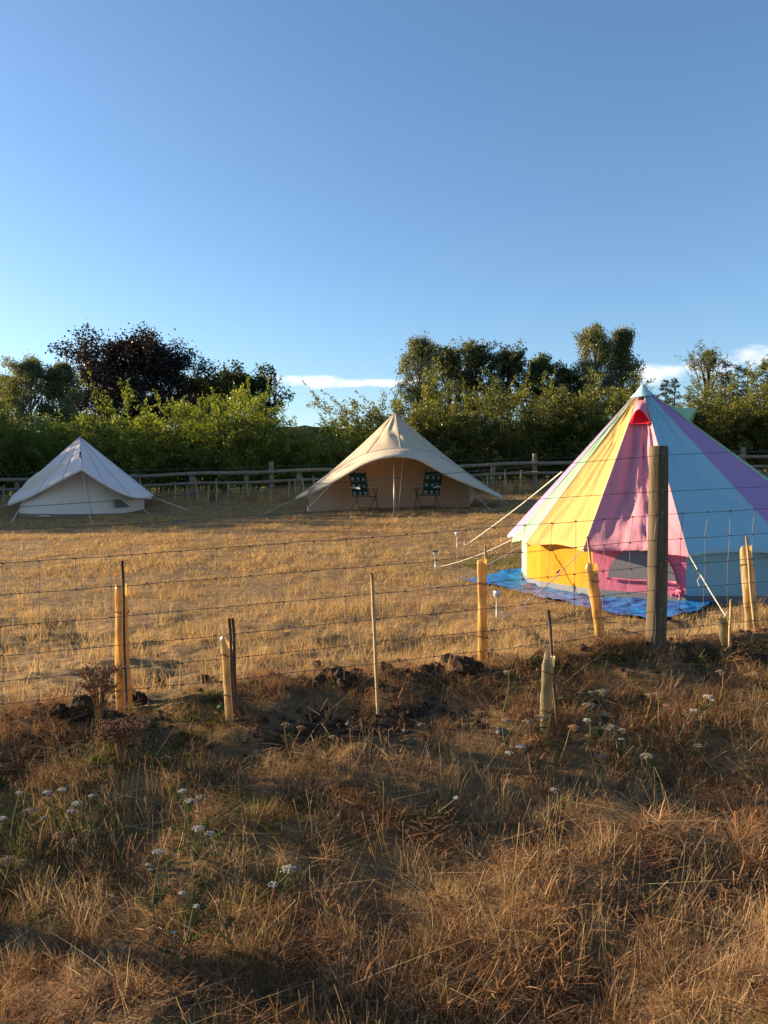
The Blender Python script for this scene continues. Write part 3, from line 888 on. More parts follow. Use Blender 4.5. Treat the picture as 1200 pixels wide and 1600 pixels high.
# ---------------------------------------------------------------- off-white bell tent at the left
WHITE = cloth('off_white_canvas', (.86, .77, .74), .2, .1)
WHITE2 = cloth('off_white_wall', (.82, .73, .62), .2, .12)
LSEAM = cloth('off_white_seam', (.5, .46, .46), .1)
lx, ly = -9.42, 24.0
lz = float(G(lx, 22.3, False)) - .01
lt = thing('small_bell_tent', 'off-white bell tent in the shade at the left with peaked front fly', 'tent', (lx, ly, lz))
lap = P(124.5, 682, 24.0)
le = [P(x, y, d) for x, y, d in [(11, 788, 23.3), (43, 777, 22.7), (75, 759.5, 22.3), (103, 744.5, 22.05), (127, 732.5, 21.9)]]
re = [P(x, y, d) for x, y, d in [(127, 732.5, 21.9), (152, 749.5, 22.05), (184, 767.5, 22.3), (208, 776, 22.7), (237, 777, 23.3)]]
for edge, seed in ((le, 1), (re, 2)):
    E = curve(edge, 21)
    V = []
    for q in range(15):
        t = q / 14
        row = lap[None] * (1 - t) + E * t
        row[:, 2] -= .04 * math.sin(math.pi * t) * np.sin(np.linspace(0, np.pi, 21)) 
        row[:, 1] -= (.07 * vnoise(np.linspace(0, 6, 21) + 9 * seed, np.full(21, t * 2), 2) + .06 * vnoise(np.linspace(0, 13, 21), np.full(21, t * 5), 3)) * math.sin(math.pi * t)
        V.append(row)
    V[0] = lap[None] + (E - lap[None]) * .012
    V.append(V[-1] + np.array((0, .03, -.05)))
    MB().grid(np.array(V)).build('fly_panel', WHITE, lt)
    VA = np.array(V)
    for c_i in ((0, 7, 14) if seed == 2 else (7, 14)):
        MB().tube(VA[:-1, c_i] + np.array((0, -.006, .004)), .008, 5).build('seam', LSEAM, lt)
aa = np.linspace(R(-80), R(-280), 33)
back = np.stack([lx + 2.15 * np.sin(aa), ly - 2.1 * np.cos(aa), lz + .6 + 0 * aa], 1)
back[0] = le[0]; back[-1] = re[-1]
V = np.stack([lap[None] * (1 - t) + back * t for t in np.linspace(0.012, 1, 12)])
MB().grid(V).build('back_roof', WHITE, lt)
aw = np.linspace(R(-180), R(180), 73)
hgt = .62 + .95 * np.clip(np.cos(aw), 0, 1) ** 1.6
w0 = np.stack([lx + 1.86 * np.sin(aw), ly - 1.55 * np.cos(aw), 0 * aw + lz + .03], 1)
V = []
for t in np.linspace(0, 1, 10):
    row = w0.copy(); row[:, 2] += hgt * t
    shr = 1 - .38 * t * np.clip(np.cos(aw), 0, 1) ** 1.2
    row[:, 0] = lx + (row[:, 0] - lx) * (1 - .12 * t * np.clip(np.cos(aw), 0, 1)); row[:, 1] = ly + (row[:, 1] - ly) * shr
    row[:, 1] -= .035 * np.sin(aw * 14) * t * (1 - t) * 2 + .05 * vnoise(aw * 4, np.full(73, t * 3), 6)
    V.append(row)
MB().grid(np.array(V)).build('wall', WHITE2, lt)
g0 = w0.copy(); g0[:, 2] = lz - .04; g1 = w0.copy(); g1[:, 2] = lz + .10
g0[:, 0] = lx + (g0[:, 0] - lx) * 1.008; g0[:, 1] = ly + (g0[:, 1] - ly) * 1.008; g1[:, 0] = lx + (g1[:, 0] - lx) * 1.008; g1[:, 1] = ly + (g1[:, 1] - ly) * 1.008
MB().grid(np.stack([g0, g1])).build('groundsheet_edge', plain('brown_groundsheet', (.22, .16, .13), .8), lt)
wm = []
for z in np.linspace(.28, .52, 4):
    wm.append([np.array((lx + 1.87 * math.sin(a), ly - 1.57 * math.cos(a) - .045, lz + z)) for a in np.linspace(R(48), R(66) - (z - .28) * .9, 6)])
MB().grid(np.array(wm)).build('vent_mesh', MESHW, lt)
MB().tube([np.array((lx, ly, lz)), lap - np.array((0, 0, .03))], .02, 8).build('centre_pole', POLE, lt)
DARKROPE = plain('dark_rope', (.03, .03, .035), .8)
fr = P(126, 711, 22.7)
MB().tube([fr + np.array((0, -.03, .1)), fr + np.array((0, -.04, -.12))], .022, 6).build('dark_strap', DARKROPE, lt)
rope(lt, fr + np.array((0, -.03, 0)), ray_place(143, 817, d0=12, d1=24), .03, .007)
rope(lt, fr + np.array((.02, -.03, 0)), ray_place(146, 815, d0=12, d1=24), .05, .006, DARKROPE)
rope(lt, P(38, 781, 22.6), ray_place(15, 819, d0=12, d1=24), .02, .009); rope(lt, P(40, 779, 22.6), ray_place(17, 818, d0=12, d1=24), .02, .009)
rope(lt, le[0], le[0] + np.array((-1.0, -.4, -.42)), .0, .009)
for dx in (0, .25):
    rope(lt, re[-1] + np.array((0, 0, .02)), np.array((-5.95 + dx, 23.0 - dx, G(-5.95 + dx, 23.0 - dx) + .03)), .0, .009)
rope(lt, P(223, 795, 22.6), P(243, 809, 22.0), .01, .009)
# ================================================================== fences
def wood(name, c0, c1, sc=3.0):
    m, nt = new_mat(name)
    n = noise(nt, sc * 6, 6, .7, stretch=(1, 1, .07))
    n2 = noise(nt, 3, 3, .6)
    f = mathn(nt, 'ADD', mathn(nt, 'MULTIPLY', n, .8), mathn(nt, 'MULTIPLY', n2, .25))
    c = ramp(nt, f, [(.3, c0), (.55, tuple((a + b) / 2 for a, b in zip(c0, c1))), (.75, c1)])
    finish(nt, principled(nt, c, .85, .15, n, .9, .012))
    return m
POSTW = wood('weathered_post_wood', (.04, .03, .02), (.19, .145, .09))
RAILW = wood('grey_rail_wood', (.11, .09, .065), (.32, .27, .2))
CANE = plain('bamboo_cane', (.42, .27, .13), .6, .3, .3, 25, 0, (1, 1, .2))
CANED = plain('dark_cane', (.10, .06, .04), .7, .2, .3, 25, 0, (1, 1, .2))
WIRE = plain('galvanised_wire', (.10, .095, .09), .5, .5, .2, 30, .5)

wf = thing('wire_fence', 'stock fence of square wire mesh with a round weathered wooden post', 'fence', (1.46, 4.1, fence_z(1.46)))
def post(x, y, z0, z1, r0, r1, parent, mat, name, top=.006):
    q = np.linspace(0, 1, 14); M = 16
    th = np.linspace(0, 2 * np.pi, M, endpoint=False)
    mb = MB(); V = []
    for t in q:
        rr = (r0 * (1 - t) + r1 * t) * (1 + .05 * np.sin(th * 2 + 1 + t) + .03 * np.sin(th * 5 + 3 * t))
        V.append(np.c_[x + .006 * math.sin(3 * t) + rr * np.cos(th), y + rr * np.sin(th), np.full(M, z0 + (z1 - z0) * t)])
    V = np.array(V)
    F_ = [(i * M + j, i * M + (j + 1) % M, (i + 1) * M + (j + 1) % M, (i + 1) * M + j) for i in range(13) for j in range(M)]
    b = V[-1].copy(); b = b + (np.array((x, y, z1)) - b) * .12 + np.array((0, 0, top))
    V = np.concatenate([V.reshape(-1, 3), b, np.array([[x, y, z1 + top * 1.3]])])
    F_ += [(13 * M + j, 13 * M + (j + 1) % M, 14 * M + (j + 1) % M, 14 * M + j) for j in range(M)]
    F_ += [(14 * M + j, 14 * M + (j + 1) % M, 15 * M) for j in range(M)]
    return obj(name, V, F_, mat, parent)
pyf = lambda x: float(fence_y(x)); pzf = lambda x: float(fence_z(x))
post(1.46, 4.1, EYE - 1.05, EYE + .192, .054, .047, wf, POSTW, 'wooden_post')
for x in (-3.4, 6.2):
    post(x, pyf(x), pzf(x) - .2, pzf(x) + 1.08, .054, .047, wf, POSTW, 'wooden_post')
OFF = -.058          # wires run on the near face of the post
def wire_pt(x, h):
    return np.array((x, pyf(x) + OFF, pzf(x) + h))
xs = np.arange(-3.5, 6.3, .05)
hs_mesh = [.726, .59, .453, .326, .214, .115, .03, -.05]
for i, h in enumerate([1.037, .846] + hs_mesh):
    pts = []
    for x in xs:
        hh = h
        if i == 0 and x < 1.46: hh = h - .026 * (1.46 - x)
        if i == 1 and x < 1.46: hh = h + .005 * (1.46 - x)
        a = .010 if i < 2 else .008
        hh += a * float(vnoise(x * 1.7, i * 3.1, 7)) + .006 * float(vnoise(x * 8, i * 5.3, 8)) * (1 if i > 1 else .2)
        hh -= (.018 if i > 1 else .01) * math.sin(math.pi * np.clip((x - 1.46) / 4.7 if x > 1.46 else (1.46 - x) / 4.9, 0, 1))
        pts.append(wire_pt(x, hh))
    mb = MB().tube(pts, .0015 if i > 1 else .0015, 5)
    o = mb.build('line_wire', WIRE, wf)
# vertical stays with knots
xk = 1.46 - .035
ks = np.arange(-33, 32)
KN = MB()
for k in ks:
    x0 = xk + k * .1465
    bow = .02 * float(vnoise(k * .9, 3.3, 15)) + (.022 if x0 > 1.2 else .006) * (1 if k % 2 else .6)
    pts = []
    for h in np.linspace(.726, -.05, 17):
        t = (.726 - h) / .78
        x = x0 + .022 * float(vnoise(k * 3.7, h * 7, 16)) + bow * math.exp(-((h - .726) / .09) ** 2)
        p = wire_pt(x, h - .018 * math.sin(math.pi * np.clip((x - 1.46) / 4.7 if x > 1.46 else (1.46 - x) / 4.9, 0, 1)))
        p[1] -= .002 + .01 * float(vnoise(k * 2.1, h * 5, 18))
        pts.append(p)
    st = MB().tube(pts, .0013, 4)
    for h in hs_mesh[:-1]:
        j = int(np.argmin([abs(hh - h) for hh in np.linspace(.726, -.05, 17)]))
        c = pts[j].copy(); c[2] += h - np.linspace(.726, -.05, 17)[j]
        st.tube([c + np.array((-.008, 0, .002)), c, c + np.array((.007, 0, -.002))], .0029, 5)
    st.build('stay_wire', WIRE, wf)
# staples on the post
for h in (1.037, .846, .726, .453, .214):
    c = np.array((1.468, 4.1 - .056, pzf(1.46) + h))
    MB().tube([c + np.array((0, .01, .01)), c + np.array((0, -.006, .008)), c + np.array((0, -.006, -.008)), c + np.array((0, .01, -.01))], .002, 5).build('staple', WIRE, wf)

# ---------------------------------------------------------------- tree guards and canes
def guard_mat(name, c, trans, clear):
    m, nt = new_mat(name)
    n = noise(nt, 14, 4, .6, stretch=(1, 1, .5))
    cc = ramp(nt, n, [(.32, tuple(k * .5 for k in c)), (.5, tuple(k * .85 for k in c)), (.68, tuple(min(1, k * 1.12) for k in c))])
    b = N(nt, 'ShaderNodeBump'); b.inputs['Strength'].default_value = .8; b.inputs['Distance'].default_value = .012; L(nt, n, b.inputs['Height'])
    sh = thin(nt, cc, trans, cc, b.outputs[0])
    g = N(nt, 'ShaderNodeBsdfGlossy'); g.inputs['Roughness'].default_value = .3
    mx_ = N(nt, 'ShaderNodeMixShader'); mx_.inputs[0].default_value = .07; L(nt, sh, mx_.inputs[1]); L(nt, g.outputs[0], mx_.inputs[2])
    tr = N(nt, 'ShaderNodeBsdfTransparent'); tr.inputs[0].default_value = (*[min(1, k * 1.3) for k in c], 1)
    m2 = N(nt, 'ShaderNodeMixShader'); m2.inputs[0].default_value = clear; L(nt, mx_.outputs[0], m2.inputs[1]); L(nt, tr.outputs[0], m2.inputs[2])
    finish(nt, m2.outputs[0])
    return m
AMBER = guard_mat('amber_plastic', (.88, .62, .22), .6, .2)
PALE = guard_mat('pale_plastic', (.72, .60, .36), .55, .38)
CLEAR = guard_mat('cloudy_plastic', (.55, .50, .33), .5, .5)

def guard(top, bot, d_top, d_bot, wpx, mat, cane, label, torn=.0, seed=1, extra=None, flare=0.0):
    """plastic tube between two photo pixels with one or two canes"""
    if d_bot < 3.55:                                   # stands on the near slope of the bank
        d_new = float(ray_place(*bot, d0=2.4, d1=5)[1]); d_top += d_new - d_bot; d_bot = d_new
    pt_, pb_ = P(*top, d_top), P(*bot, d_bot)
    gz = float(G(pb_[0], pb_[1]))
    pb_[2] = gz
    t = thing('tree_guard', label, 'tree guard', pb_, 'plastic tree guards along the wire fence')
    rad = .86 * wpx * d_bot / F / 2
    r = np.random.default_rng(seed); M = 20; NV = 26
    th = np.linspace(0, 2 * np.pi, M, endpoint=False)
    V = []
    for i, q in enumerate(np.linspace(0, 1, NV)):
        c = pb_ * (1 - q) + pt_ * q + np.array((0, 0, -.03 * (1 - q)))
        rr = rad * (1 + .22 * vnoise(th * 1.6 + seed * 9, np.full(M, q * 8), seed) + .10 * np.sin(2 * th + 4 * q + seed) + .05 * np.sin(5 * th + 9 * q) + flare * (1 - q))
        zz = np.zeros(M)
        if q > .9: zz += torn * (np.maximum(0, np.cos(th - 2.3)) * -.08 - .05 * vnoise(th * 2 + seed, th * 0 + seed, 3)) * (q - .9) / .1
        V.append(np.c_[c[0] + rr * np.cos(th), c[1] + rr * np.sin(th) * .7, c[2] + zz])
    V = np.array(V)
    mb = MB()
    inner = V.copy(); cen = V.mean(1, keepdims=True); inner = cen + (V - cen) * .965
    mb.add(np.concatenate([V.reshape(-1, 3), inner.reshape(-1, 3)]),
           [(i * M + j, i * M + (j + 1) % M, (i + 1) * M + (j + 1) % M, (i + 1) * M + j) for i in range(NV - 1) for j in range(M)] +
           [(NV * M + i * M + j, NV * M + (i + 1) * M + j, NV * M + (i + 1) * M + (j + 1) % M, NV * M + i * M + (j + 1) % M) for i in range(NV - 1) for j in range(M)] +
           [((NV - 1) * M + j, (NV - 1) * M + (j + 1) % M, NV * M + (NV - 1) * M + (j + 1) % M, NV * M + (NV - 1) * M + j) for j in range(M)])
    mb.build('tube', mat, t)
    for (ct, cb, dd, cm) in cane:
        a, b = P(*ct, d_top + dd), P(*cb, d_bot + dd)
        b[2] = min(b[2], float(G(b[0], b[1])) - .03)
        pts = [a * (1 - q) + b * q + np.array((.002 * math.sin(q * 9), 0, 0)) for q in np.linspace(0, 1, 8)]
        MB().tube(pts, [.0065 * (1 + (.12 if i % 2 else 0)) for i in range(8)], 7).build('cane', cm, t)
    for q_ in (.3, .78):
        c = pb_ * (1 - q_) + pt_ * q_
        ring = [c + np.array((1.12 * rad * math.cos(a), .8 * rad * math.sin(a), .006 * math.sin(a * 2))) for a in np.linspace(0, 2 * np.pi, 15)]
        MB().tube(ring, .0022, 4).build('tie', CANED, t)
    # a thin sapling stem inside
    pts = [pb_ * (1 - q) + (pt_ + np.array((0, 0, .02))) * q + np.array((.01 * math.sin(q * 5), 0, 0)) for q in np.linspace(0, .9, 6)]
    MB().tube(pts, np.linspace(.004, .002, 6), 5).build('sapling_stem', CANED, t)
    if extra: extra(t, pb_)
    return t
def leaves_at(spots, mat, name='sapling_leaf'):
    def f(t, pb_):
        for (px, py, d, s, a) in spots:
            c = P(px, py, d)
            ax = np.array((math.cos(a), -.3, math.sin(a))); bx = np.array((-math.sin(a), .35, math.cos(a)))
            V = [c - ax * s, c - ax * .3 * s + bx * .45 * s, c + ax * .5 * s + bx * .4 * s, c + ax * s, c + ax * .5 * s - bx * .4 * s, c - ax * .3 * s - bx * .45 * s, c + np.array((0, -.15 * s, 0))]
            obj(name, V, [(0, 1, 6), (1, 2, 6), (2, 3, 6), (3, 4, 6), (4, 5, 6), (5, 0, 6)], mat, t)
    return f
LEAFG = plain('sapling_leaf_green', (.13, .22, .02), .5, .3)
LEAFO = plain('sapling_leaf_orange', (.42, .18, .03), .6, .3)
def both(t, p):
    d = p[1] - .06
    leaves_at([(342, 1104, d, .014, .5), (347, 1112, d, .012, 2)], LEAFG)(t, p)
    leaves_at([(338, 1114, d, .011, 0), (350, 1116, d, .01, 1.2), (345, 1098, d, .01, 2.2)], LEAFO)(t, p)
guard((189, 912), (194, 1102), 3.62, 3.62, 23, AMBER, [((191, 876), (197, 1100), -.03, CANED)], 'tall amber tree guard at the far left, beside the brown seed heads', .5, 1, None, .25)
guard((353, 994), (362, 1126), 3.36, 3.36, 22, PALE, [((358, 966), (366, 1126), -.03, CANED), ((363.5, 966), (371, 1126), -.02, CANED)], 'creased pale tree guard held by two dark canes', 1.2, 2, both)
guard((753, 874), (754, 1042), 4.06, 4.06, 17, AMBER, [((758.5, 852), (757, 1040), .03, CANE)], 'upright amber tree guard left of the blue tarpaulin corner', .2, 3)
guard((923, 880), (940, 1024), 4.22, 4.22, 20, AMBER, [((918, 838), (938, 1024), .02, CANE)], 'leaning amber tree guard in front of the pink tent wall', .6, 4)
guard((857, 1022), (851, 1150), 3.5, 3.5, 20, CLEAR, [((857, 953), (872, 1080), .06, CANED)], 'short cloudy tree guard standing alone on the near bank', .9, 5)
guard((1129, 962), (1137, 1036), 4.12, 4.12, 21, CLEAR, [((1142, 937), (1139, 1036), -.03, CANE)], 'shortest tree guard, right of the wooden post', .5, 6, None, -.1)
guard((1165, 852), (1176, 999), 4.42, 4.42, 22, PALE, [((1166, 838), (1180, 999), -.03, CANE)], 'pale tree guard at the right edge in front of the blue panels', .3, 7)
# lone cane
dc = float(ray_place(591, 1119, d0=2.4, d1=5)[1]); ct, cb = P(581, 895, dc), P(591, 1121, dc); cb[2] = min(cb[2], float(G(cb[0], cb[1])) - .02)
pts = [ct * (1 - q) + cb * q for q in np.linspace(0, 1, 12)]
tag(MB().tube(pts, [.0075 * (1.15 if i in (3, 7) else 1) for i in range(12)], 8).build('bamboo_cane', CANE), 'lone bamboo cane stuck in the bank between the tents', 'cane')

# ---------------------------------------------------------------- far post and rail fence
rf = thing('rail_fence', 'grey wooden post and rail fence along the far hedge', 'fence', (-2, 27, float(G(-2, 27, False))))
def rail_y(x): return 27.0 + .03 * x
def rail_g(x): return float(G(x, rail_y(x), False))
px_posts = [-150, -60, 27, 105, 183, 210, 300, 385, 424, 467, 540, 640, 770, 835, 900, 985, 1080, 1160, 1260]
tall = {183, 424, 835, 1160}
pxs = []
for p_ in px_posts:
    x = (p_ - 600) / F * 27 / (1 - .03 * (p_ - 600) / F)
    pxs.append(x); y = rail_y(x); g = rail_g(x)
    h = 1.28 if p_ in tall else 1.0
    post(x, y, g - .2, g + h, .085, .078, rf, RAILW, 'fence_post')
for rz_, rr in ((.94, .062), (.60, .055)):
    for i in range(0, len(pxs) - 1):
        a, b = pxs[i], pxs[i + 1]
        q = np.linspace(a - .1, b + .1, 5)
        pts = [np.array((x, rail_y(x) - .125 - .0 * i, rail_g(x) + rz_ + .02 * math.sin(x * 1.7))) for x in q]
        MB().tube(pts, rr * (1 + .06 * math.sin(i * 2.2)), 9).build('rail', RAILW, rf)
tw = [np.array((x, rail_y(x) - .1, rail_g(x) + 1.12)) for x in np.arange(pxs[0], pxs[-1], .8)]
MB().tube(tw, .006, 4).build('top_wire', WIRE, rf)
# pale hedging stakes in front of it
STK = plain('pale_stake_wood', (.36, .28, .18), .8, .2, .3, 12)
sp_ = [(5, .62, 2), (40, .5, -3), (97, .6, 4), (228, .7, -14), (272, .55, 3), (292, .42, 2), (309, .68, -6), (325, .4, 1), (338, .62, 0), (355, .5, 3), (388, .6, -4), (451, .5, 2), (462, .45, -2), (475, .62, -5), (494, .6, -8), (507, .5, 2), (760, .55, 2), (790, .62, -2), (812, .6, 3), (1100, .6, 2), (1130, .55, -3)]
for i, (px, h, ln) in enumerate(sp_):
    d = 26.2
    x = (px - 600) / F * d; g = float(G(x, d, False))
    a = np.array((x, d, g - .1)); b = np.array((x + math.tan(R(ln)) * (h + .2), d, g + h + .18))
    o = MB().tube([a, (a + b) / 2 + np.array((.01, 0, 0)), b], [.034, .032, .026], 7).build('hedging_stake', STK)
    ords = ['first', 'second', 'third', 'fourth', 'fifth', 'sixth', 'seventh', 'eighth', 'ninth', 'tenth', 'eleventh', 'twelfth', 'thirteenth', 'fourteenth', 'fifteenth', 'sixteenth', 'seventeenth', 'eighteenth', 'nineteenth', 'twentieth', 'last']
    tag(o, ords[i] + ' thin pale stake from the left before the far rail fence', 'stake', 'stakes along the far fence')

# ---------------------------------------------------------------- small garden lights by the ropes
GLS = plain('clear_light_head', (.55, .58, .6), .2, .5)
BLK = plain('black_cap', (.01, .01, .01), .4, .4)
WHT = plain('white_plastic', (.6, .6, .58), .4, .4)
def lamp(px, py_top, py_bot, d0, cap, label):
    g = ray_place(px, py_bot, d0=d0, d1=20)
    h = (py_bot - py_top) * g[1] / F
    t = thing('garden_light', label, 'garden light', g, 'stake lights round the bright tent')
    w = np.array((0, 0, 1.))
    MB().tube([g - w * .04, g + w * (h - .05)], .008, 7).build('stake', WHT, t)
    MB().tube([g + w * (h - .055), g + w * (h - .05), g + w * (h - .015)], [.012, .03, .034], 12).build('lens', GLS, t)
    MB().tube([g + w * (h - .015), g + w * (h + .004), g + w * (h + .008)], [.038, .038, .02], 12).build('cap', cap, t)
lamp(680, 861, 889, 8, BLK, 'black-capped stake light at the end of the middle guy rope')
lamp(714, 832, 856, 10, WHT, 'pale stake light beside the farthest guy rope peg')
lamp(776, 924, 965, 5.5, GLS, 'clear stake light on the dry grass before the blue tarpaulin')

# small orange marker and pegs in the shade of the middle distance
g = ray_place(452, 815, d0=12, d1=24)
t = thing('marker_flag', 'tiny orange marker flag on a wire in the shaded grass', 'marker', g)
MB().tube([g - np.array((0, 0, .03)), g + np.array((0, 0, .11))], .004, 5).build('wire', WIRE, t)
obj('flag', [g + np.array(p) for p in ((0, -.003, .05), (.1, .0, .055), (.095, .004, .11), (0, -.003, .115), (0, .003, .05), (.1, .008, .055), (.095, .01, .11), (0, .003, .115))],
    [(0, 1, 2, 3), (7, 6, 5, 4), (0, 4, 5, 1), (1, 5, 6, 2), (2, 6, 7, 3), (3, 7, 4, 0)], plain('orange_flag', (.8, .16, .05), .6), t, False)

# ---------------------------------------------------------------- clods and stones
SOILM = plain('dark_clod_soil', (.045, .028, .018), .95, .1, .6, 9, bump=1.0)
STONE = plain('pale_flint', (.11, .095, .08), .8, .2, .4, 7, bump=.8)
def lump(c, r, seed, flat=.75, M=11, NR=7):
    r_ = np.random.default_rng(seed)
    th = np.linspace(0, 2 * np.pi, M, endpoint=False); ph = np.linspace(.12, np.pi - .12, NR)
    V = []
    for p in ph:
        for q in th:
            k = r * (1 + .55 * float(vnoise(math.cos(q) * 1.4 * math.sin(p) + seed * 3.1, math.sin(q) * 1.4 * math.sin(p) + math.cos(p) * 2, seed)) + .22 * r_.uniform(-1, 1))
            V.append((c[0] + k * math.sin(p) * math.cos(q), c[1] + k * math.sin(p) * math.sin(q) * .9, c[2] + k * math.cos(p) * flat))
    F_ = [(i * M + j, (i + 1) * M + j, (i + 1) * M + (j + 1) % M, i * M + (j + 1) % M) for i in range(NR - 1) for j in range(M)]
    F_ += [tuple(range(M)), tuple(range((NR - 1) * M, NR * M))[::-1]]
    return np.array(V), F_
clods = [(490, 1026, 5), (494, 1037, 6), (500, 1063, 9), (512, 1052, 9), (530, 1056, 15), (540, 1066, 10), (556, 1053, 9), (602, 1042, 8), (610, 1056, 6), (622, 1037, 7), (592, 1072, 8),
         (668, 1048, 11), (680, 1044, 11), (700, 1028, 8), (724, 1048, 17), (730, 1036, 10), (745, 1048, 8), (768, 1026, 8), (705, 1064, 9), (480, 1072, 9), (470, 1064, 7), (436, 1058, 5),
         (60, 1107, 9), (130, 1106, 16), (118, 1120, 12), (218, 1092, 12), (150, 1116, 12), (92, 1112, 10), (318, 1060, 6), (250, 1068, 6), (838, 1030, 7), (844, 1022, 6), (892, 1012, 5), (1075, 1012, 7), (1112, 1022, 9), (1095, 1030, 8), (1160, 1022, 9), (1185, 1030, 10), (1150, 1032, 8)]
for i, (px, py, rp) in enumerate(clods):
    g = ray_place(px, py + rp * .6, d0=2.6, d1=9)
    r = 1.35 * rp * g[1] / F
    V, F_ = lump(g + np.array((0, 0, r * .35)), r, 300 + i)
    o = obj('soil_clod', V, F_, SOILM, None, False)
    for lo, hi, w_ in ((0, 240, 'below the far-left amber guard'), (240, 465, 'thrown singly left of the fresh heap by the cane'), (465, 581, 'heaped just left of the lone cane'), (581, 640, 'scattered just right of the lone cane'), (640, 800, 'heaped round the foot of the upright amber guard'), (800, 1000, 'left of the wooden post'), (1000, 1300, 'right of the wooden post')):
        if lo <= px < hi: tag(o, 'dark lump of dug soil ' + w_, 'soil clod', 'soil clods ' + w_)
crumbs = MB(); r_ = np.random.default_rng(77)
for i in range(4200):
    x = r_.uniform(-2.4, 2.6); s = r_.normal(-.1, .3)
    if r_.uniform() > soil_mask(np.array(x), np.array(fence_y(x) + s)) + .06: continue
    y = float(fence_y(x) + s); r = r_.uniform(.004, .018)
    V, F_ = lump(np.array((x, y, float(G(x, y)) + r * .3)), r, 900 + i, .75, 7, 4)
    crumbs.add(V, F_)
tag(crumbs.build('soil_crumbs', SOILM, None, False), 'crumbs of dark soil strewn along the bank', 'soil', kind='stuff')
for i, (px, py, rp, fl, lab) in enumerate([(657, 1134, 7, .7, 'pale stone in the earth right of the lone cane'), (632, 1142, 6, .7, 'smaller pale stone in the earth near the lone cane'), (784, 1142, 9, .7, 'grey stone half buried on the bank left of the cloudy guard'),
                                          (640, 1160, 7, .7, 'grey stone low in the hollow below the lone cane'), (836, 995, 8, .45, 'pale flat chip of wood on the field left of the post'), (545, 1130, 6, .7, 'small stone in the hollow left of the lone cane')]):
    g = ray_place(px, py + rp * .5, d0=2.6, d1=9); r = rp * g[1] / F
    V, F_ = lump(g + np.array((0, 0, r * .3)), r, 700 + i, fl)
    tag(obj('stone', V, F_, STONE), lab, 'stone')
# ================================================================== yarrow and dead seed heads on the bank
STEMG = plain('yarrow_stem', (.15, .135, .065), .8, .1, .3, 20)
STEMB = plain('dry_stem', (.24, .13, .06), .85, .1, .3, 20)
HW = plain('white_floret', (.37, .34, .28), .8, .1, .15, 60)
HG = plain('fading_floret', (.25, .20, .14), .85, .1, .3, 60)
HB = plain('brown_seed_head', (.26, .16, .09), .9, .1, .35, 60)
FEATH = leaf_mat('feathery_green', [(.1, (.045, .055, .022)), (.6, (.085, .1, .042)), (.9, (.14, .15, .065))], .35)
def florets(mb, c, R_, n, r, fs, dome=.25):
    for i in range(n):
        rr = R_ * math.sqrt((i + .5) / n) ; a = i * 2.4 + r.uniform(-.3, .3)
        p = c + np.array((rr * math.cos(a), rr * math.sin(a), -dome * rr * rr / R_ + r.uniform(-.002, .002)))
        k = 5; th = np.linspace(0, 2 * np.pi, k, endpoint=False) + a
        s = fs * r.uniform(.7, 1.2)
        V = np.concatenate([np.c_[p[0] + s * np.cos(th), p[1] + s * np.sin(th), np.full(k, p[2])], [[p[0], p[1], p[2] + s * .7]], [[p[0], p[1], p[2] - s * 1.1]]])
        mb.add(V, [(j, (j + 1) % k, k) for j in range(k)] + [((j + 1) % k, j, k + 1) for j in range(k)])
def yarrow(px, py, wpx, h, headm, stemm, label, seed, extra_heads=0):
    r = np.random.default_rng(seed)
    g = ray_place(px, py, h, d0=1.7, d1=6)
    d = g[1]
    lean = r.normal(0, .05, 2)
    base = g - np.array((lean[0], lean[1] * .5, 0)); base[2] = float(G(base[0], base[1])) - .01
    top = g + np.array((0, 0, h))
    t = thing('yarrow', label, 'wildflower', base, 'yarrow on the bank')
    q = np.linspace(0, 1, 9)[:, None]
    pts = base * (1 - q) + top * q; pts[:, 0] += .012 * np.sin(q[:, 0] * 3 + seed)
    R_ = wpx * d / F / 2
    st = MB().tube(pts, np.linspace(.0028, .0017, 9), 6)
    heads = [(top, R_)]
    for e in range(extra_heads):
        a = r.uniform(0, 6.28); k = pts[r.integers(5, 8)]
        hp = top + np.array((math.cos(a) * R_ * r.uniform(1.6, 2.6), math.sin(a) * R_ * 1.5, -r.uniform(.01, .05)))
        st.tube([k, (k + hp) / 2 - np.array((0, 0, .008)), hp - np.array((0, 0, .004))], .0012, 5); heads.append((hp, R_ * r.uniform(.45, .8)))
    for (c, rad) in heads:
        for i in range(9):
            a = i * 2.4
            e = c + np.array((math.cos(a), math.sin(a), 0)) * rad * .75 + np.array((0, 0, -.004))
            s0 = c - np.array((0, 0, rad * 1.1))
            st.tube([s0, (s0 + e) / 2 + np.array((0, 0, -.1 * rad)), e], .0008, 4)
    st.build('stem', stemm, t)
    for (c, rad) in heads:
        mb = MB(); florets(mb, c, rad, max(14, int(34 * (rad / .018) ** 1.2)), r, .0034)
        mb.build('flower_head', headm, t, False)
    lv = MB()
    for i in range(7):
        k = pts[1 + i % 6]; a = r.uniform(0, 6.28); ln = r.uniform(.03, .075)
        dv = np.array((math.cos(a), math.sin(a), r.uniform(.1, .7))); sv = np.array((-math.sin(a), math.cos(a), .2))
        for m_ in range(6):
            u = (m_ + 1) / 7; c = k + dv * ln * u; w = .011 * math.sin(math.pi * u) + .003
            lv.add([c - sv * w, c + dv * .0035, c + sv * w, c - dv * .0035 - np.array((0, 0, .002))], [(0, 1, 2, 3)])
    o = lv.build('leaves', FEATH, t, False)
    return t
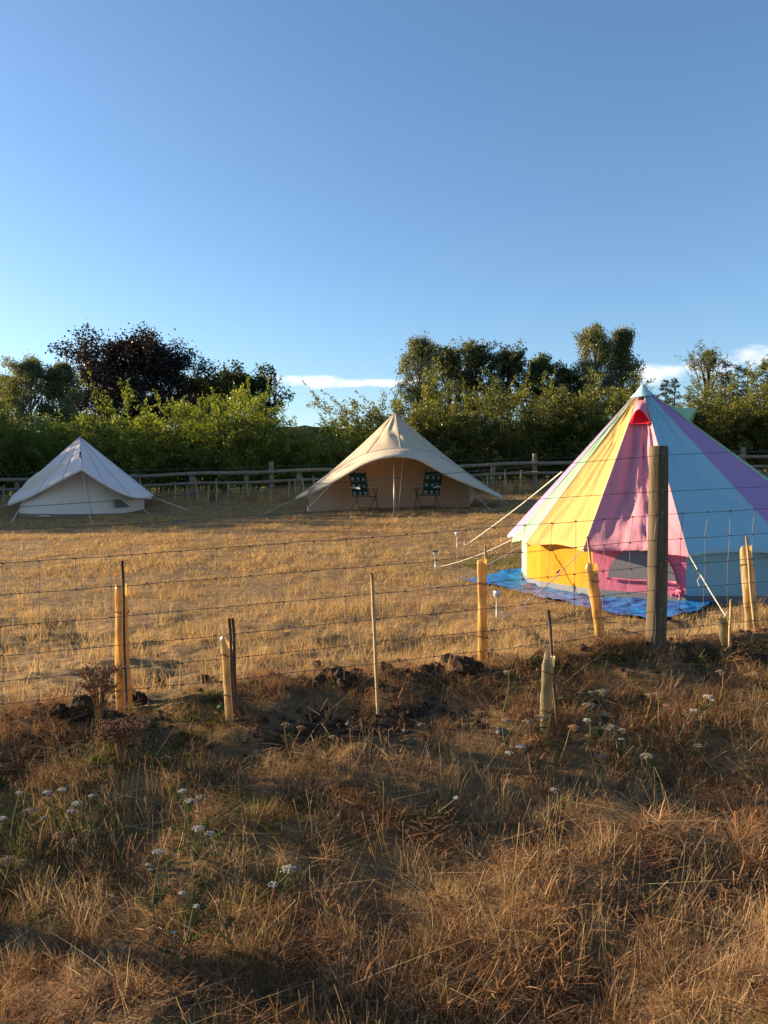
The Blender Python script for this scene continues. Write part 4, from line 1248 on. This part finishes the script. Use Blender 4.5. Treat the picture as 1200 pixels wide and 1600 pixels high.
Y = [
 (30, 1240, 10, .20, 'w', 'white yarrow at the left edge, topmost of its cluster'), (74, 1238, 14, .22, 'w', 'white yarrow second from the left edge'), (97, 1234, 12, .2, 'w', 'white yarrow third from the left edge, highest in the photo there'),
 (121, 1256, 17, .2, 'w', 'white yarrow with twin heads in the left cluster'), (144, 1243, 10, .22, 'w', 'small white yarrow at the right end of the left cluster'), (47, 1266, 18, .2, 'g', 'fading yarrow low in the left cluster'),
 (4, 1278, 14, .2, 'w', 'white yarrow cut by the left edge of the photo'), (135, 1300, 24, .16, 'b', 'brown flat-headed yarrow below the left cluster'), (95, 1306, 26, .12, 'b', 'brown broad-headed yarrow at the lower left, wider of two'),
 (285, 1238, 15, .2, 'w', 'white yarrow left of the pair in the middle left'), (297, 1251, 15, .18, 'w', 'white yarrow just below its twin in the middle left'), (314, 1244, 14, .24, 'g', 'tall fading yarrow above a second white head'),
 (310, 1293, 20, .14, 'w', 'white yarrow low on a straight stalk in the middle left'), (247, 1330, 17, .2, 'w', 'white yarrow on a pale bent stalk, lower left'), (236, 1359, 8, .14, 'w', 'tiny white yarrow below the bent stalk'),
 (285, 1398, 9, .14, 'w', 'tiny white yarrow, upper of three low ones'), (307, 1416, 9, .14, 'w', 'tiny white yarrow, right of three low ones'), (272, 1456, 7, .12, 'w', 'tiny white yarrow, lowest in the photo'),
 (342, 1408, 12, .15, 'b', 'small brown yarrow right of the low white ones'), (451, 1357, 26, .14, 'w', 'large white yarrow alone in the dark hollow, lower middle'), (10, 1345, 26, .14, 'b', 'brown yarrow at the left edge, low down'),
 (793, 1050, 13, .2, 'g', 'fading yarrow just left of the leaning cane, highest of the right side'), (861, 1066, 14, .16, 'g', 'greyish yarrow against the cloudy tree guard'), (941, 1080, 20, .2, 'g', 'fading yarrow on the brown mat right of the cloudy guard'),
 (846, 1120, 22, .1, 'g', 'greyish yarrow low before the cloudy guard'), (921, 1100, 22, .18, 'g', 'fading yarrow at the top of the right-hand cluster'), (955, 1135, 28, .16, 'g', 'broad fading yarrow in the right-hand cluster'),
 (918, 1124, 14, .16, 'w', 'small white yarrow inside the right-hand cluster'), (971, 1156, 9, .12, 'w', 'little white button yarrow below the right-hand cluster'), (897, 1136, 18, .14, 'b', 'brown yarrow at the left of the right-hand cluster'),
 (790, 1127, 15, .14, 'g', 'fading yarrow left of the cloudy guard foot'), (813, 1165, 18, .12, 'w', 'white yarrow below the cloudy guard, to its left'), (940, 1181, 14, .12, 'g', 'fading yarrow right below the right-hand cluster'),
 (867, 1233, 14, .14, 'g', 'lone fading yarrow in the tall straw, right of centre'), (713, 1247, 8, .12, 'w', 'tiny pale yarrow at the edge of the tall straw'), (1012, 1180, 22, .14, 'g', 'broad fading yarrow right of centre on the bank'),
 (1107, 1087, 16, .18, 'w', 'white yarrow right of the post on the dark slope'), (1085, 1110, 14, .16, 'w', 'white yarrow on the dark slope below the post'), (1028, 1084, 20, .16, 'b', 'brown yarrow just below the wooden post'),
 (1014, 1085, 13, .18, 'b', 'small brown yarrow left of its twin below the post'), (1127, 1048, 16, .16, 'b', 'brown yarrow at the foot of the shortest tree guard'), (1180, 1052, 20, .16, 'b', 'brown yarrow at the right edge above the bank'),
 (1092, 1165, 14, .14, 'g', 'fading yarrow low at the right'), (447, 1132, 14, .18, 'b', 'brown yarrow left of the hollow, taller of two'), (470, 1136, 14, .16, 'b', 'brown yarrow left of the hollow, right of two'), (520, 1152, 12, .14, 'b', 'brown yarrow at the lower rim of the hollow'),
]
for i, (px, py, w, h, c, lab) in enumerate(Y):
    yarrow(px, py, w, h, {'w': HW, 'g': HG, 'b': HB}[c], STEMB if c == 'b' else STEMG, lab, 500 + i, 1 if w > 15 else 0)

# the big brown seed-head plant by the far-left guard
RAGB = plain('rusty_seed_head', (.20, .105, .06), .9, .1, .35, 50)
def ragwort(px, py_top, py_bot, wpx, d, label, seed, green, n):
    r = np.random.default_rng(seed)
    b = P(px, py_bot, d); b[2] = float(G(b[0], b[1])) - .02
    H = P(px, py_top, d)[2] - b[2]; W = wpx * d / F / 2
    t = thing('seed_head_plant', label, 'dead plant', b)
    st = MB(); hd = MB(); lf = MB()
    for i in range(n):
        a = r.uniform(0, 6.28); rr = W * math.sqrt(r.uniform(0, 1))
        tip = b + np.array((rr * math.cos(a), rr * math.sin(a) * .7, H * (1 - .28 * r.uniform(0, 1) ** 1.5)))
        k = b + np.array((rr * .25 * math.cos(a), rr * .2 * math.sin(a), H * r.uniform(.45, .62)))
        st.tube([b + r.normal(0, .008, 3) * np.array((1, 1, 0)), k, tip], [.0028, .002, .0011], 5)
        for m_ in range(9):
            e = tip + np.array((r.normal(0, .015), r.normal(0, .015), r.uniform(-.022, .006)))
            st.tube([tip - np.array((0, 0, .02)), e], .0007, 4, False)
            s = r.uniform(.0034, .0058); th = np.linspace(0, 2 * np.pi, 6, endpoint=False)
            hd.add(np.concatenate([np.c_[e[0] + s * np.cos(th), e[1] + s * np.sin(th), np.full(6, e[2])], [[e[0], e[1], e[2] + s * .8], [e[0], e[1], e[2] - s]]]),
                   [(j, (j + 1) % 6, 6) for j in range(6)] + [((j + 1) % 6, j, 7) for j in range(6)])
    st.build('stems', STEMB, t); tag(hd.build('seed_heads', RAGB, t, False), kind='stuff')
    if green:
        for i in range(60):
            a = r.uniform(0, 6.28); c = b + np.array((r.normal(0, .03), r.normal(0, .02), H * r.uniform(.12, .55))); l_ = r.uniform(.015, .04)
            dv = np.array((math.cos(a), math.sin(a), r.uniform(-.1, .6))); sv = np.array((-math.sin(a), math.cos(a), .1))
            lf.add([c, c + dv * l_ * .5 + sv * l_ * .18, c + dv * l_, c + dv * l_ * .5 - sv * l_ * .18], [(0, 1, 2, 3)])
        lf.build('leaves', GREEN, t, False)
ragwort(156, 1042, 1145, 62, 3.2, 'tall rusty brown seed-head plant beside the far-left amber guard', 31, True, 46)
ragwort(190, 1128, 1210, 80, 3.05, 'low rusty brown seed-head plant below the far-left guard', 32, False, 60)

# ================================================================== trees
BARK = wood('tree_bark', (.03, .024, .018), (.10, .085, .065), 1.5)
BIRCHB = wood('birch_bark', (.10, .09, .08), (.38, .36, .32), 1.0)
L_BEECH = leaf_mat('copper_beech_leaf', [(.1, (.010, .009, .008)), (.5, (.022, .017, .014)), (.9, (.045, .033, .024))], .15, (1.3, 1.0, .7), .3, .04)
L_DARK = leaf_mat('dark_oak_leaf', [(.1, (.02, .03, .01)), (.5, (.045, .062, .018)), (.9, (.085, .105, .03))], .3, (1.2, 1.2, .5), .3, .03)
L_BIRCH = leaf_mat('birch_leaf', [(.1, (.06, .072, .026)), (.5, (.11, .125, .045)), (.9, (.18, .19, .075))], .45, (1.3, 1.2, .6), .4, .03)
L_HEDGE = leaf_mat('hedge_leaf', [(.1, (.06, .085, .014)), (.45, (.125, .165, .026)), (.75, (.2, .235, .04)), (.95, (.28, .28, .055))], .5, (1.35, 1.25, .45), .35, .03)
L_HEDGED = leaf_mat('dark_hedge_leaf', [(.1, (.045, .062, .015)), (.45, (.095, .115, .026)), (.75, (.165, .175, .038)), (.95, (.24, .21, .055))], .45, (1.35, 1.2, .5), .35, .03)
L_MID = leaf_mat('grey_green_leaf', [(.1, (.04, .05, .02)), (.5, (.075, .09, .034)), (.9, (.13, .145, .058))], .4, (1.25, 1.2, .6), .4, .03)
L_CON = leaf_mat('conifer_needle', [(.1, (.012, .02, .01)), (.6, (.03, .042, .02)), (.9, (.06, .07, .035))], .15, (1.1, 1.1, .7), .4)

def leaf_quads(P0, size, r, asp=.55, up=.35, dirs=None):
    n = len(P0)
    d = r.normal(0, 1, (n, 3)) if dirs is None else dirs + r.normal(0, .45, (n, 3))
    d /= np.linalg.norm(d, axis=1)[:, None] + 1e-9
    nrm = r.normal(0, 1, (n, 3)); nrm[:, 2] += up * 2
    s = np.cross(d, nrm); s /= np.linalg.norm(s, axis=1)[:, None] + 1e-9
    ln = size * r.uniform(.6, 1.25, n)[:, None]
    a = P0; b = P0 + d * ln * .45 + s * ln * asp * .5; c = P0 + d * ln; e = P0 + d * ln * .45 - s * ln * asp * .5
    V = np.stack([a, b, c, e], 1).reshape(-1, 3)
    F_ = np.arange(4 * n).reshape(n, 4)
    return V, F_, np.repeat(r.uniform(0, 1, n), 4)

def tree_parts(root, bark, leafm, segs, lv, trunk_name='trunk', crown='crown'):
    mb = MB()
    for pts, rr, sd in segs: mb.tube(pts, rr, sd, False)
    mb.build(trunk_name, bark, root)
    V, F_, at = lv
    o = obj(crown, V, F_, leafm, root, False)
    a = o.data.attributes.new('v', 'FLOAT', 'POINT'); a.data.foreach_set('value', at.astype(np.float32))

def bend(start, d, ln, up, n, r, wob=.12):
    """polyline that starts along d and is pulled up (or down)"""
    pts = [np.array(start)]; d = np.array(d, float)
    for i in range(n):
        d = d + np.array((0, 0, up / n)) + r.normal(0, wob, 3) * .5
        d /= np.linalg.norm(d)
        pts.append(pts[-1] + d * ln / n)
    return np.array(pts), d

def broadleaf(loc, H, shape, label, leafm, bark, seed, n_limb=16, sub=6, twigs=5, per=26, size=.16, cb=.15, pull=.5, droop=0.0, spread=.05, name='tree', lean=0, group=None, elev=(5, 70)):
    """shape(t): crown radius at relative height t"""
    r = np.random.default_rng(seed)
    root = thing(name, label, 'tree', loc, group)
    o = np.array(loc, float)
    segs = []; LP = []; LD = []
    tr = np.array([o + np.array((.12 * math.sin(t * 4 + seed) * t + lean * t * t, .1 * math.cos(t * 3 + seed) * t, H * .93 * t)) for t in np.linspace(0, 1, 10)])
    tr[0, 2] -= .2
    segs.append((tr, np.linspace(.035 * H, .006 * H, 10), 9))
    for i in range(n_limb):
        t = cb + (1 - cb) * ((i + r.uniform(0, 1)) / n_limb) ** .85
        a = i * 2.399 + r.uniform(-.4, .4)
        s = np.array([np.interp(t * .93, np.linspace(0, .93, 10), tr[:, q]) for q in range(3)])
        rad = shape(t) * r.uniform(.78, 1.12)
        e = R(elev[0] + (elev[1] - elev[0]) * ((t - cb) / (1 - cb)) ** 1.3 + r.uniform(-8, 8))
        d = np.array((math.cos(a) * math.cos(e), math.sin(a) * math.cos(e), math.sin(e)))
        ln = max(.5, rad / max(.45, math.cos(e)))
        ln = min(ln, H * .6, max(.35, (H * 1.0 - (s[2] - o[2])) / max(.25, math.sin(e + .12)) * r.uniform(.8, 1.05)))
        lp, dl = bend(s, d, ln, pull, 6, r)
        segs.append((lp, np.linspace(.014 * H * (1 - .6 * t), .004 * H * .5, 7), 6))
        for j in range(sub):
            u = .25 + .75 * (j + r.uniform(0, 1)) / sub
            p = np.array([np.interp(u * 6, np.arange(7), lp[:, q]) for q in range(3)])
            dd = dl + r.normal(0, .75, 3); dd[2] += .15; dd /= np.linalg.norm(dd)
            l2 = ln * r.uniform(.28, .5) * (1.15 - .5 * u)
            sp, ds = bend(p, dd, l2, pull * .4 - droop * .5, 4, r, .2)
            segs.append((sp, np.linspace(.003 * H * .5, .0012 * H * .5, 5), 4))
            for k in range(twigs):
                w = .3 + .7 * (k + r.uniform(0, 1)) / twigs
                p2 = np.array([np.interp(w * 4, np.arange(5), sp[:, q]) for q in range(3)])
                d3 = ds + r.normal(0, .8, 3); d3 /= np.linalg.norm(d3)
                l3 = l2 * r.uniform(.35, .7) + .12
                tp, d4 = bend(p2, d3, l3, -droop * 2 + .1, 3, r, .2)
                segs.append((tp, np.linspace(.0010 * H * .5, .0005 * H, 4), 3))
                q = r.uniform(0.1, 1.05, per)
                pts = np.stack([np.interp(q * 3, np.arange(4), tp[:, m_]) for m_ in range(3)], 1)
                LP.append(pts + r.normal(0, spread, (per, 3)))
                LD.append(np.repeat(d4[None] * .8 + np.array((0, 0, -.35 - droop)), per, 0))
    LP = np.concatenate(LP); LD = np.concatenate(LD)
    tree_parts(root, bark, leafm, segs, leaf_quads(LP, size, r, .6, .35, LD))
    return root

def at_px(px, d): 
    x = (px - 600) / F * d
    return np.array((x, d, float(G(x, d, False))))
def H_of(py, d, loc): return P(600, py, d)[2] - loc[2]
dome = lambda R0, p=.55: (lambda t: R0 * max(.12, (1 - ((t - .38) / .66) ** 2)) ** p)

l = at_px(217, 50)
broadleaf(l, H_of(546, 50, l), dome(3.9, .4), 'large dark copper beech rising behind the hedge at the left', L_BEECH, BARK, 14, 70, 8, 6, 28, .18, .08, .12, 0, .17, 'copper_beech', elev=(2, 66))
l = at_px(374, 54)
broadleaf(l, H_of(592, 54, l), dome(3.3, .45), 'dense dark green round tree right of the copper beech', L_DARK, BARK, 12, 36, 7, 6, 26, .2, .06, .2, 0, .12, 'round_tree', elev=(0, 75))
l = at_px(306, 56)
broadleaf(l, H_of(600, 56, l), dome(2.6, .5), 'dark green tree between the copper beech and the round tree', L_DARK, BARK, 13, 28, 7, 5, 24, .2, .06, .2, 0, .12, 'round_tree', elev=(0, 75))
tall = lambda R0: (lambda t: R0 * (.35 + .65 * math.sin(math.pi * min(1, max(0, t)) ** .9) ** .7))
for px, py, d, R0, seed, lab in [(52, 567, 42, 1.5, 21, 'weeping birch at the left edge, left of two'), (98, 572, 42.6, 1.05, 22, 'weeping birch between the left edge and the copper beech'),
                                 (8, 592, 43, 1.2, 28, 'weeping birch cut by the left edge of the photo'),
                                 (655, 535, 42, 1.3, 23, 'weeping birch behind the hedge above the cream tent'), (926, 514, 43, 1.15, 24, 'tall slim birch above the hedge, left of a pair'), (968, 518, 43.5, 1.0, 25, 'tall slim birch above the hedge, right of a pair')]:
    l = at_px(px, d)
    broadleaf(l, H_of(py, d, l), tall(R0), lab, L_BIRCH, BIRCHB, seed, 26, 6, 5, 30, .10, .25, .5, .6, .11, 'birch', elev=(30, 80), group='birches behind the hedge')
for px, py, d, R0, seed, lab in [(700, 556, 44, 1.7, 31, 'dark feathery tree right of the birch above the cream tent'), (745, 550, 45, 1.6, 32, 'dark feathery tree, second right of that birch'), (795, 556, 44, 1.6, 33, 'dark feathery tree left of the slim birch pair'), (842, 566, 45, 1.5, 34, 'lower dark feathery tree just left of the slim birch pair'),
                                 (880, 585, 44, 1.4, 35, 'small dark tree at the foot of the slim birch pair')]:
    l = at_px(px, d)
    broadleaf(l, H_of(py, d, l), tall(R0), lab, L_MID, BARK, seed, 26, 6, 5, 26, .13, .1, .6, .1, .07, 'feathery_tree', elev=(25, 82), group='trees behind the right hedge')
for px, py, d, R0, seed, lab in [(1103, 553, 46, 1.4, 41, 'thin grey-green tree above the hedge at the right')]:
    l = at_px(px, d)
    broadleaf(l, H_of(py, d, l), tall(R0), lab, L_BIRCH, BARK, seed, 20, 5, 4, 13, .12, .2, .6, .1, .07, 'thin_tree', elev=(30, 84))

def conifer(loc, H, R0, label, seed):
    r = np.random.default_rng(seed); o = np.array(loc, float)
    root = thing('conifer', label, 'tree', loc, 'conifers at the right')
    segs = [(np.array([o - np.array((0, 0, .2)), o + np.array((0, 0, H * .6)), o + np.array((0, 0, H))]), [.02 * H, .01 * H, .002 * H], 8)]
    LP = []; LD = []
    for i in range(int(H * 16)):
        t = r.uniform(.12, .99); a = r.uniform(0, 6.28)
        ln = R0 * (1 - t) ** .8 * r.uniform(.6, 1.15) + .12
        s = o + np.array((0, 0, H * t)); d = np.array((math.cos(a), math.sin(a), r.uniform(-.1, .35)))
        p, dl = bend(s, d, ln, -.2, 4, r, .15)
        segs.append((p, np.linspace(.02, .006, 5), 4))
        n = int(36 * ln + 12); q = r.uniform(.15, 1.05, n)
        LP.append(np.stack([np.interp(q * 4, np.arange(5), p[:, m_]) for m_ in range(3)], 1) + r.normal(0, .06, (n, 3)))
        LD.append(np.repeat(dl[None], n, 0))
    tree_parts(root, BARK, L_CON, segs, leaf_quads(np.concatenate(LP), .17, r, .35, .2, np.concatenate(LD)))
for px, py, d, R0, seed, lab in [(1038, 592, 60, 1.5, 51, 'small fir just right of the pastel tent peak'), (1052, 590, 61, 1.4, 52, 'second small fir right of the pastel tent peak'), (1131, 564, 48, 1.6, 53, 'dark fir beside the thin grey-green tree'), (1165, 574, 50, 1.5, 54, 'shorter dark fir near the right edge'), (1198, 553, 44, 1.9, 55, 'tall dark fir cut by the right edge'), (1150, 570, 52, 1.4, 56, 'dark fir second from the thin tree')]:
    l = at_px(px, d); conifer(l, H_of(py, d, l), R0, lab, seed)

# ---------------------------------------------------------------- hedge shrubs
def shrub(H, W, leafm, seed, n_stem=15, n_clump=11, per=90, size=.085, wisp=.0):
    """a hedge shrub at the origin: many uneven stems from the ground, leafy clumps down to the foot"""
    r = np.random.default_rng(seed)
    root = thing('hedge_shrub', '', 'shrub', (0, 0, 0))
    segs = []; LP = []; LD = []; AT = []
    def leaves(line, n, sp, d, tone):
        k = len(line) - 1
        w = r.uniform(.1, 1.05, n)
        LP.append(np.stack([np.interp(w * k, np.arange(k + 1), line[:, m_]) for m_ in range(3)], 1) + r.normal(0, 1, (n, 3)) * sp)
        LD.append(np.repeat(d[None], n, 0)); AT.append(np.clip(tone + r.normal(0, .16, n), 0, 1))
    for i in range(n_stem):
        a = r.uniform(0, 6.28); rr = r.uniform(0, .3) * W
        s = np.array((rr * math.cos(a) * 1.3, rr * math.sin(a) * .7, -.15))
        d = np.array((math.cos(a) * r.uniform(.05, .75) * W / H, math.sin(a) * r.uniform(.05, .5) * W / H, 1.0))
        ln = H * r.uniform(.5, 1.02)
        p, dl = bend(s, d / np.linalg.norm(d), ln, -.15, 7, r, .14)
        segs.append((p, np.linspace(.03, .006, 8), 5))
        tone0 = r.uniform(.25, .75)
        for j in range(n_clump):
            u = .1 + .9 * (j + r.uniform(0, 1)) / n_clump
            q = np.array([np.interp(u * 7, np.arange(8), p[:, m_]) for m_ in range(3)])
            dd = r.normal(0, 1, 3); dd[2] = abs(dd[2]) * .6 + .1; dd /= np.linalg.norm(dd)
            l2 = W * .3 * r.uniform(.4, 1.15) * (1.15 - .6 * u)
            sp, ds = bend(q, dd, l2, .35, 4, r, .22)
            segs.append((sp, np.linspace(.009, .002, 5), 3))
            tone = np.clip(tone0 + r.normal(0, .15), 0, 1)
            leaves(sp[1:], int(per * .35), np.array((.06, .06, .05)), ds * .6, tone)
            for m2 in range(3):                                   # flat sprays at the tip
                dd = ds + r.normal(0, .75, 3); dd[2] += .1; dd /= np.linalg.norm(dd)
                tp, d4 = bend(sp[-1 - m2 % 2], dd, l2 * r.uniform(.3, .75) + .1, .15, 3, r, .2)
                segs.append((tp, np.linspace(.004, .0012, 4), 3))
                leaves(tp, int(per * .28), np.array((.075, .075, .04)), d4 * .8, tone)
        if r.uniform() < wisp:      # a long whip above the rest
            for _ in range(2):
                dd = dl + r.normal(0, .4, 3); dd[2] = abs(dd[2]) + .25; dd /= np.linalg.norm(dd)
                tp, d4 = bend(p[-1], dd, r.uniform(.5, 1.3), -.35, 5, r, .1)
                segs.append((tp, np.linspace(.006, .0015, 6), 4))
                leaves(tp, 46, np.array((.035, .035, .03)), d4, tone0)
    V, F_, _a = leaf_quads(np.concatenate(LP), size, r, .62, .35, np.concatenate(LD))
    tree_parts(root, BARK, leafm, segs, (V, F_, np.repeat(np.concatenate(AT), 4)), 'stems', 'foliage')
    return root
protoL = [shrub(3.4, 3.6, L_HEDGE, 61 + i, 17, 10, 120, .08, .6) for i in range(3)]
protoD = [shrub(4.2, 3.8, L_HEDGED, 71 + i, 19, 11, 120, .084, .5) for i in range(3)]
used = set()
hr = np.random.default_rng(99)
def put(proto, px, d, scale, label, group):
    l = at_px(px, d)
    src = proto[hr.integers(0, 3)]
    rz_ = hr.uniform(0, 6.28)
    if src.name not in used:
        used.add(src.name); src.location = tuple(l); src.rotation_euler = (0, 0, rz_); src.scale = (scale,) * 3; src['label'] = label; o = src
    else:
        o = copy_tree(src, l, rz_, scale, label)
    o['group'] = group
LG, DG, OG = 'light green shrubs of the left hedge', 'dark green shrubs of the right hedge', 'hedge shrubs beyond the left edge'
left_labels = {20: 'hedge shrub at the left edge behind the off-white tent', 95: 'hedge shrub just left behind the off-white tent peak', 170: 'hedge shrub right behind the off-white tent peak', 240: 'bright hedge shrub under the copper beech',
               312: 'bright hedge shrub between copper beech and round tree', 380: 'bright hedge shrub under the round tree', 445: 'whippy hedge shrub left of the sky gap', 505: 'lowest hedge shrub in the sky gap', 560: 'whippy hedge shrub left behind the cream tent peak'}
for px, lab in left_labels.items():
    put(protoL, px, 30.5 + hr.uniform(-.9, .9), {20: 1.22, 95: 1.0, 170: .95, 240: 1.16, 312: 1.02, 380: 1.2, 445: .88, 505: .64, 560: .88}[px], lab, LG)
right_labels = {630: 'tall hedge shrub right behind the cream tent peak', 700: 'hedge shrub above the right chair', 765: 'hedge shrub above the right tip of the cream canopy', 830: 'hedge shrub left of the pastel tent', 895: 'hedge shrub behind the left slope of the pastel tent', 960: 'hedge shrub behind the pastel tent peak, left of it',
                1030: 'hedge shrub behind the pastel tent peak, right of it', 1095: 'hedge shrub above the right slope of the pastel tent', 1160: 'hedge shrub second from the right edge', 1225: 'hedge shrub at the right edge'}
for px, lab in right_labels.items():
    put(protoD, px, 31.0 + hr.uniform(-.5, .5), {630: 1.02, 700: .92, 765: 1.06, 830: .95, 895: 1.1, 960: 1.0, 1030: .84, 1095: .95, 1160: 1.06, 1225: 1.0}[px], lab, DG)
# the hedge carries on out of the photo to the left, where it shades the tents
for i in range(6):
    put(protoL, -70 - i * 66, 30.8 + hr.uniform(-.4, .4), 1.1 + hr.uniform(-.05, .1), 'hedge shrub of the same hedge past the left edge', OG)
for i in range(6):
    put(protoD, 600 - 1200 * 20.5 / (25.6 + i * 1.6), 25.6 + i * 1.6, 1.25, 'hedge shrub of the same hedge past the left edge', OG)
for i in range(5):
    put(protoD, 600 - 1200 * (24.5 + .5 * (i % 2)) / (25.8 + i * 1.9), 25.8 + i * 1.9, 1.5 + hr.uniform(-.08, .1), 'hedge shrub of the same hedge past the left edge', OG)
for i in range(3):
    put(protoD, 1295 + i * 75, 31.2, 1.0, 'hedge shrub of the same hedge past the right edge', 'hedge shrubs beyond the right edge')
for p_ in protoL + protoD:
    if p_.name not in used:
        for ch in list(p_.children): bpy.data.objects.remove(ch)
        bpy.data.objects.remove(p_)

# ---------------------------------------------------------------- wooded hill far off
m, nt = new_mat('wooded_hill')
n = noise(nt, .06, 6, .7, coord='World')
c = ramp(nt, n, [(.35, (.018, .028, .018)), (.6, (.045, .06, .03)), (.8, (.08, .09, .045))])
finish(nt, principled(nt, c, 1.0, .0, n, 1.0, 6))
hx = np.linspace(-1800, 1800, 361); hy = np.linspace(620, 1500, 60)
HX, HY = np.meshgrid(hx, hy)
HZ = -8 + 84 * sstep(HY, 640, 1000) * (.82 + .25 * fbm(HX * .002, HY * .002, 5, 3)) + 7 * fbm(HX * .03, HY * .03, 6, 3) * sstep(HY, 640, 700)
o = MB().grid(np.stack([HX, HY, HZ], -1)).build('wooded_hill', m)
tag(o, 'distant wooded hill seen through the hedge gap', kind='structure')
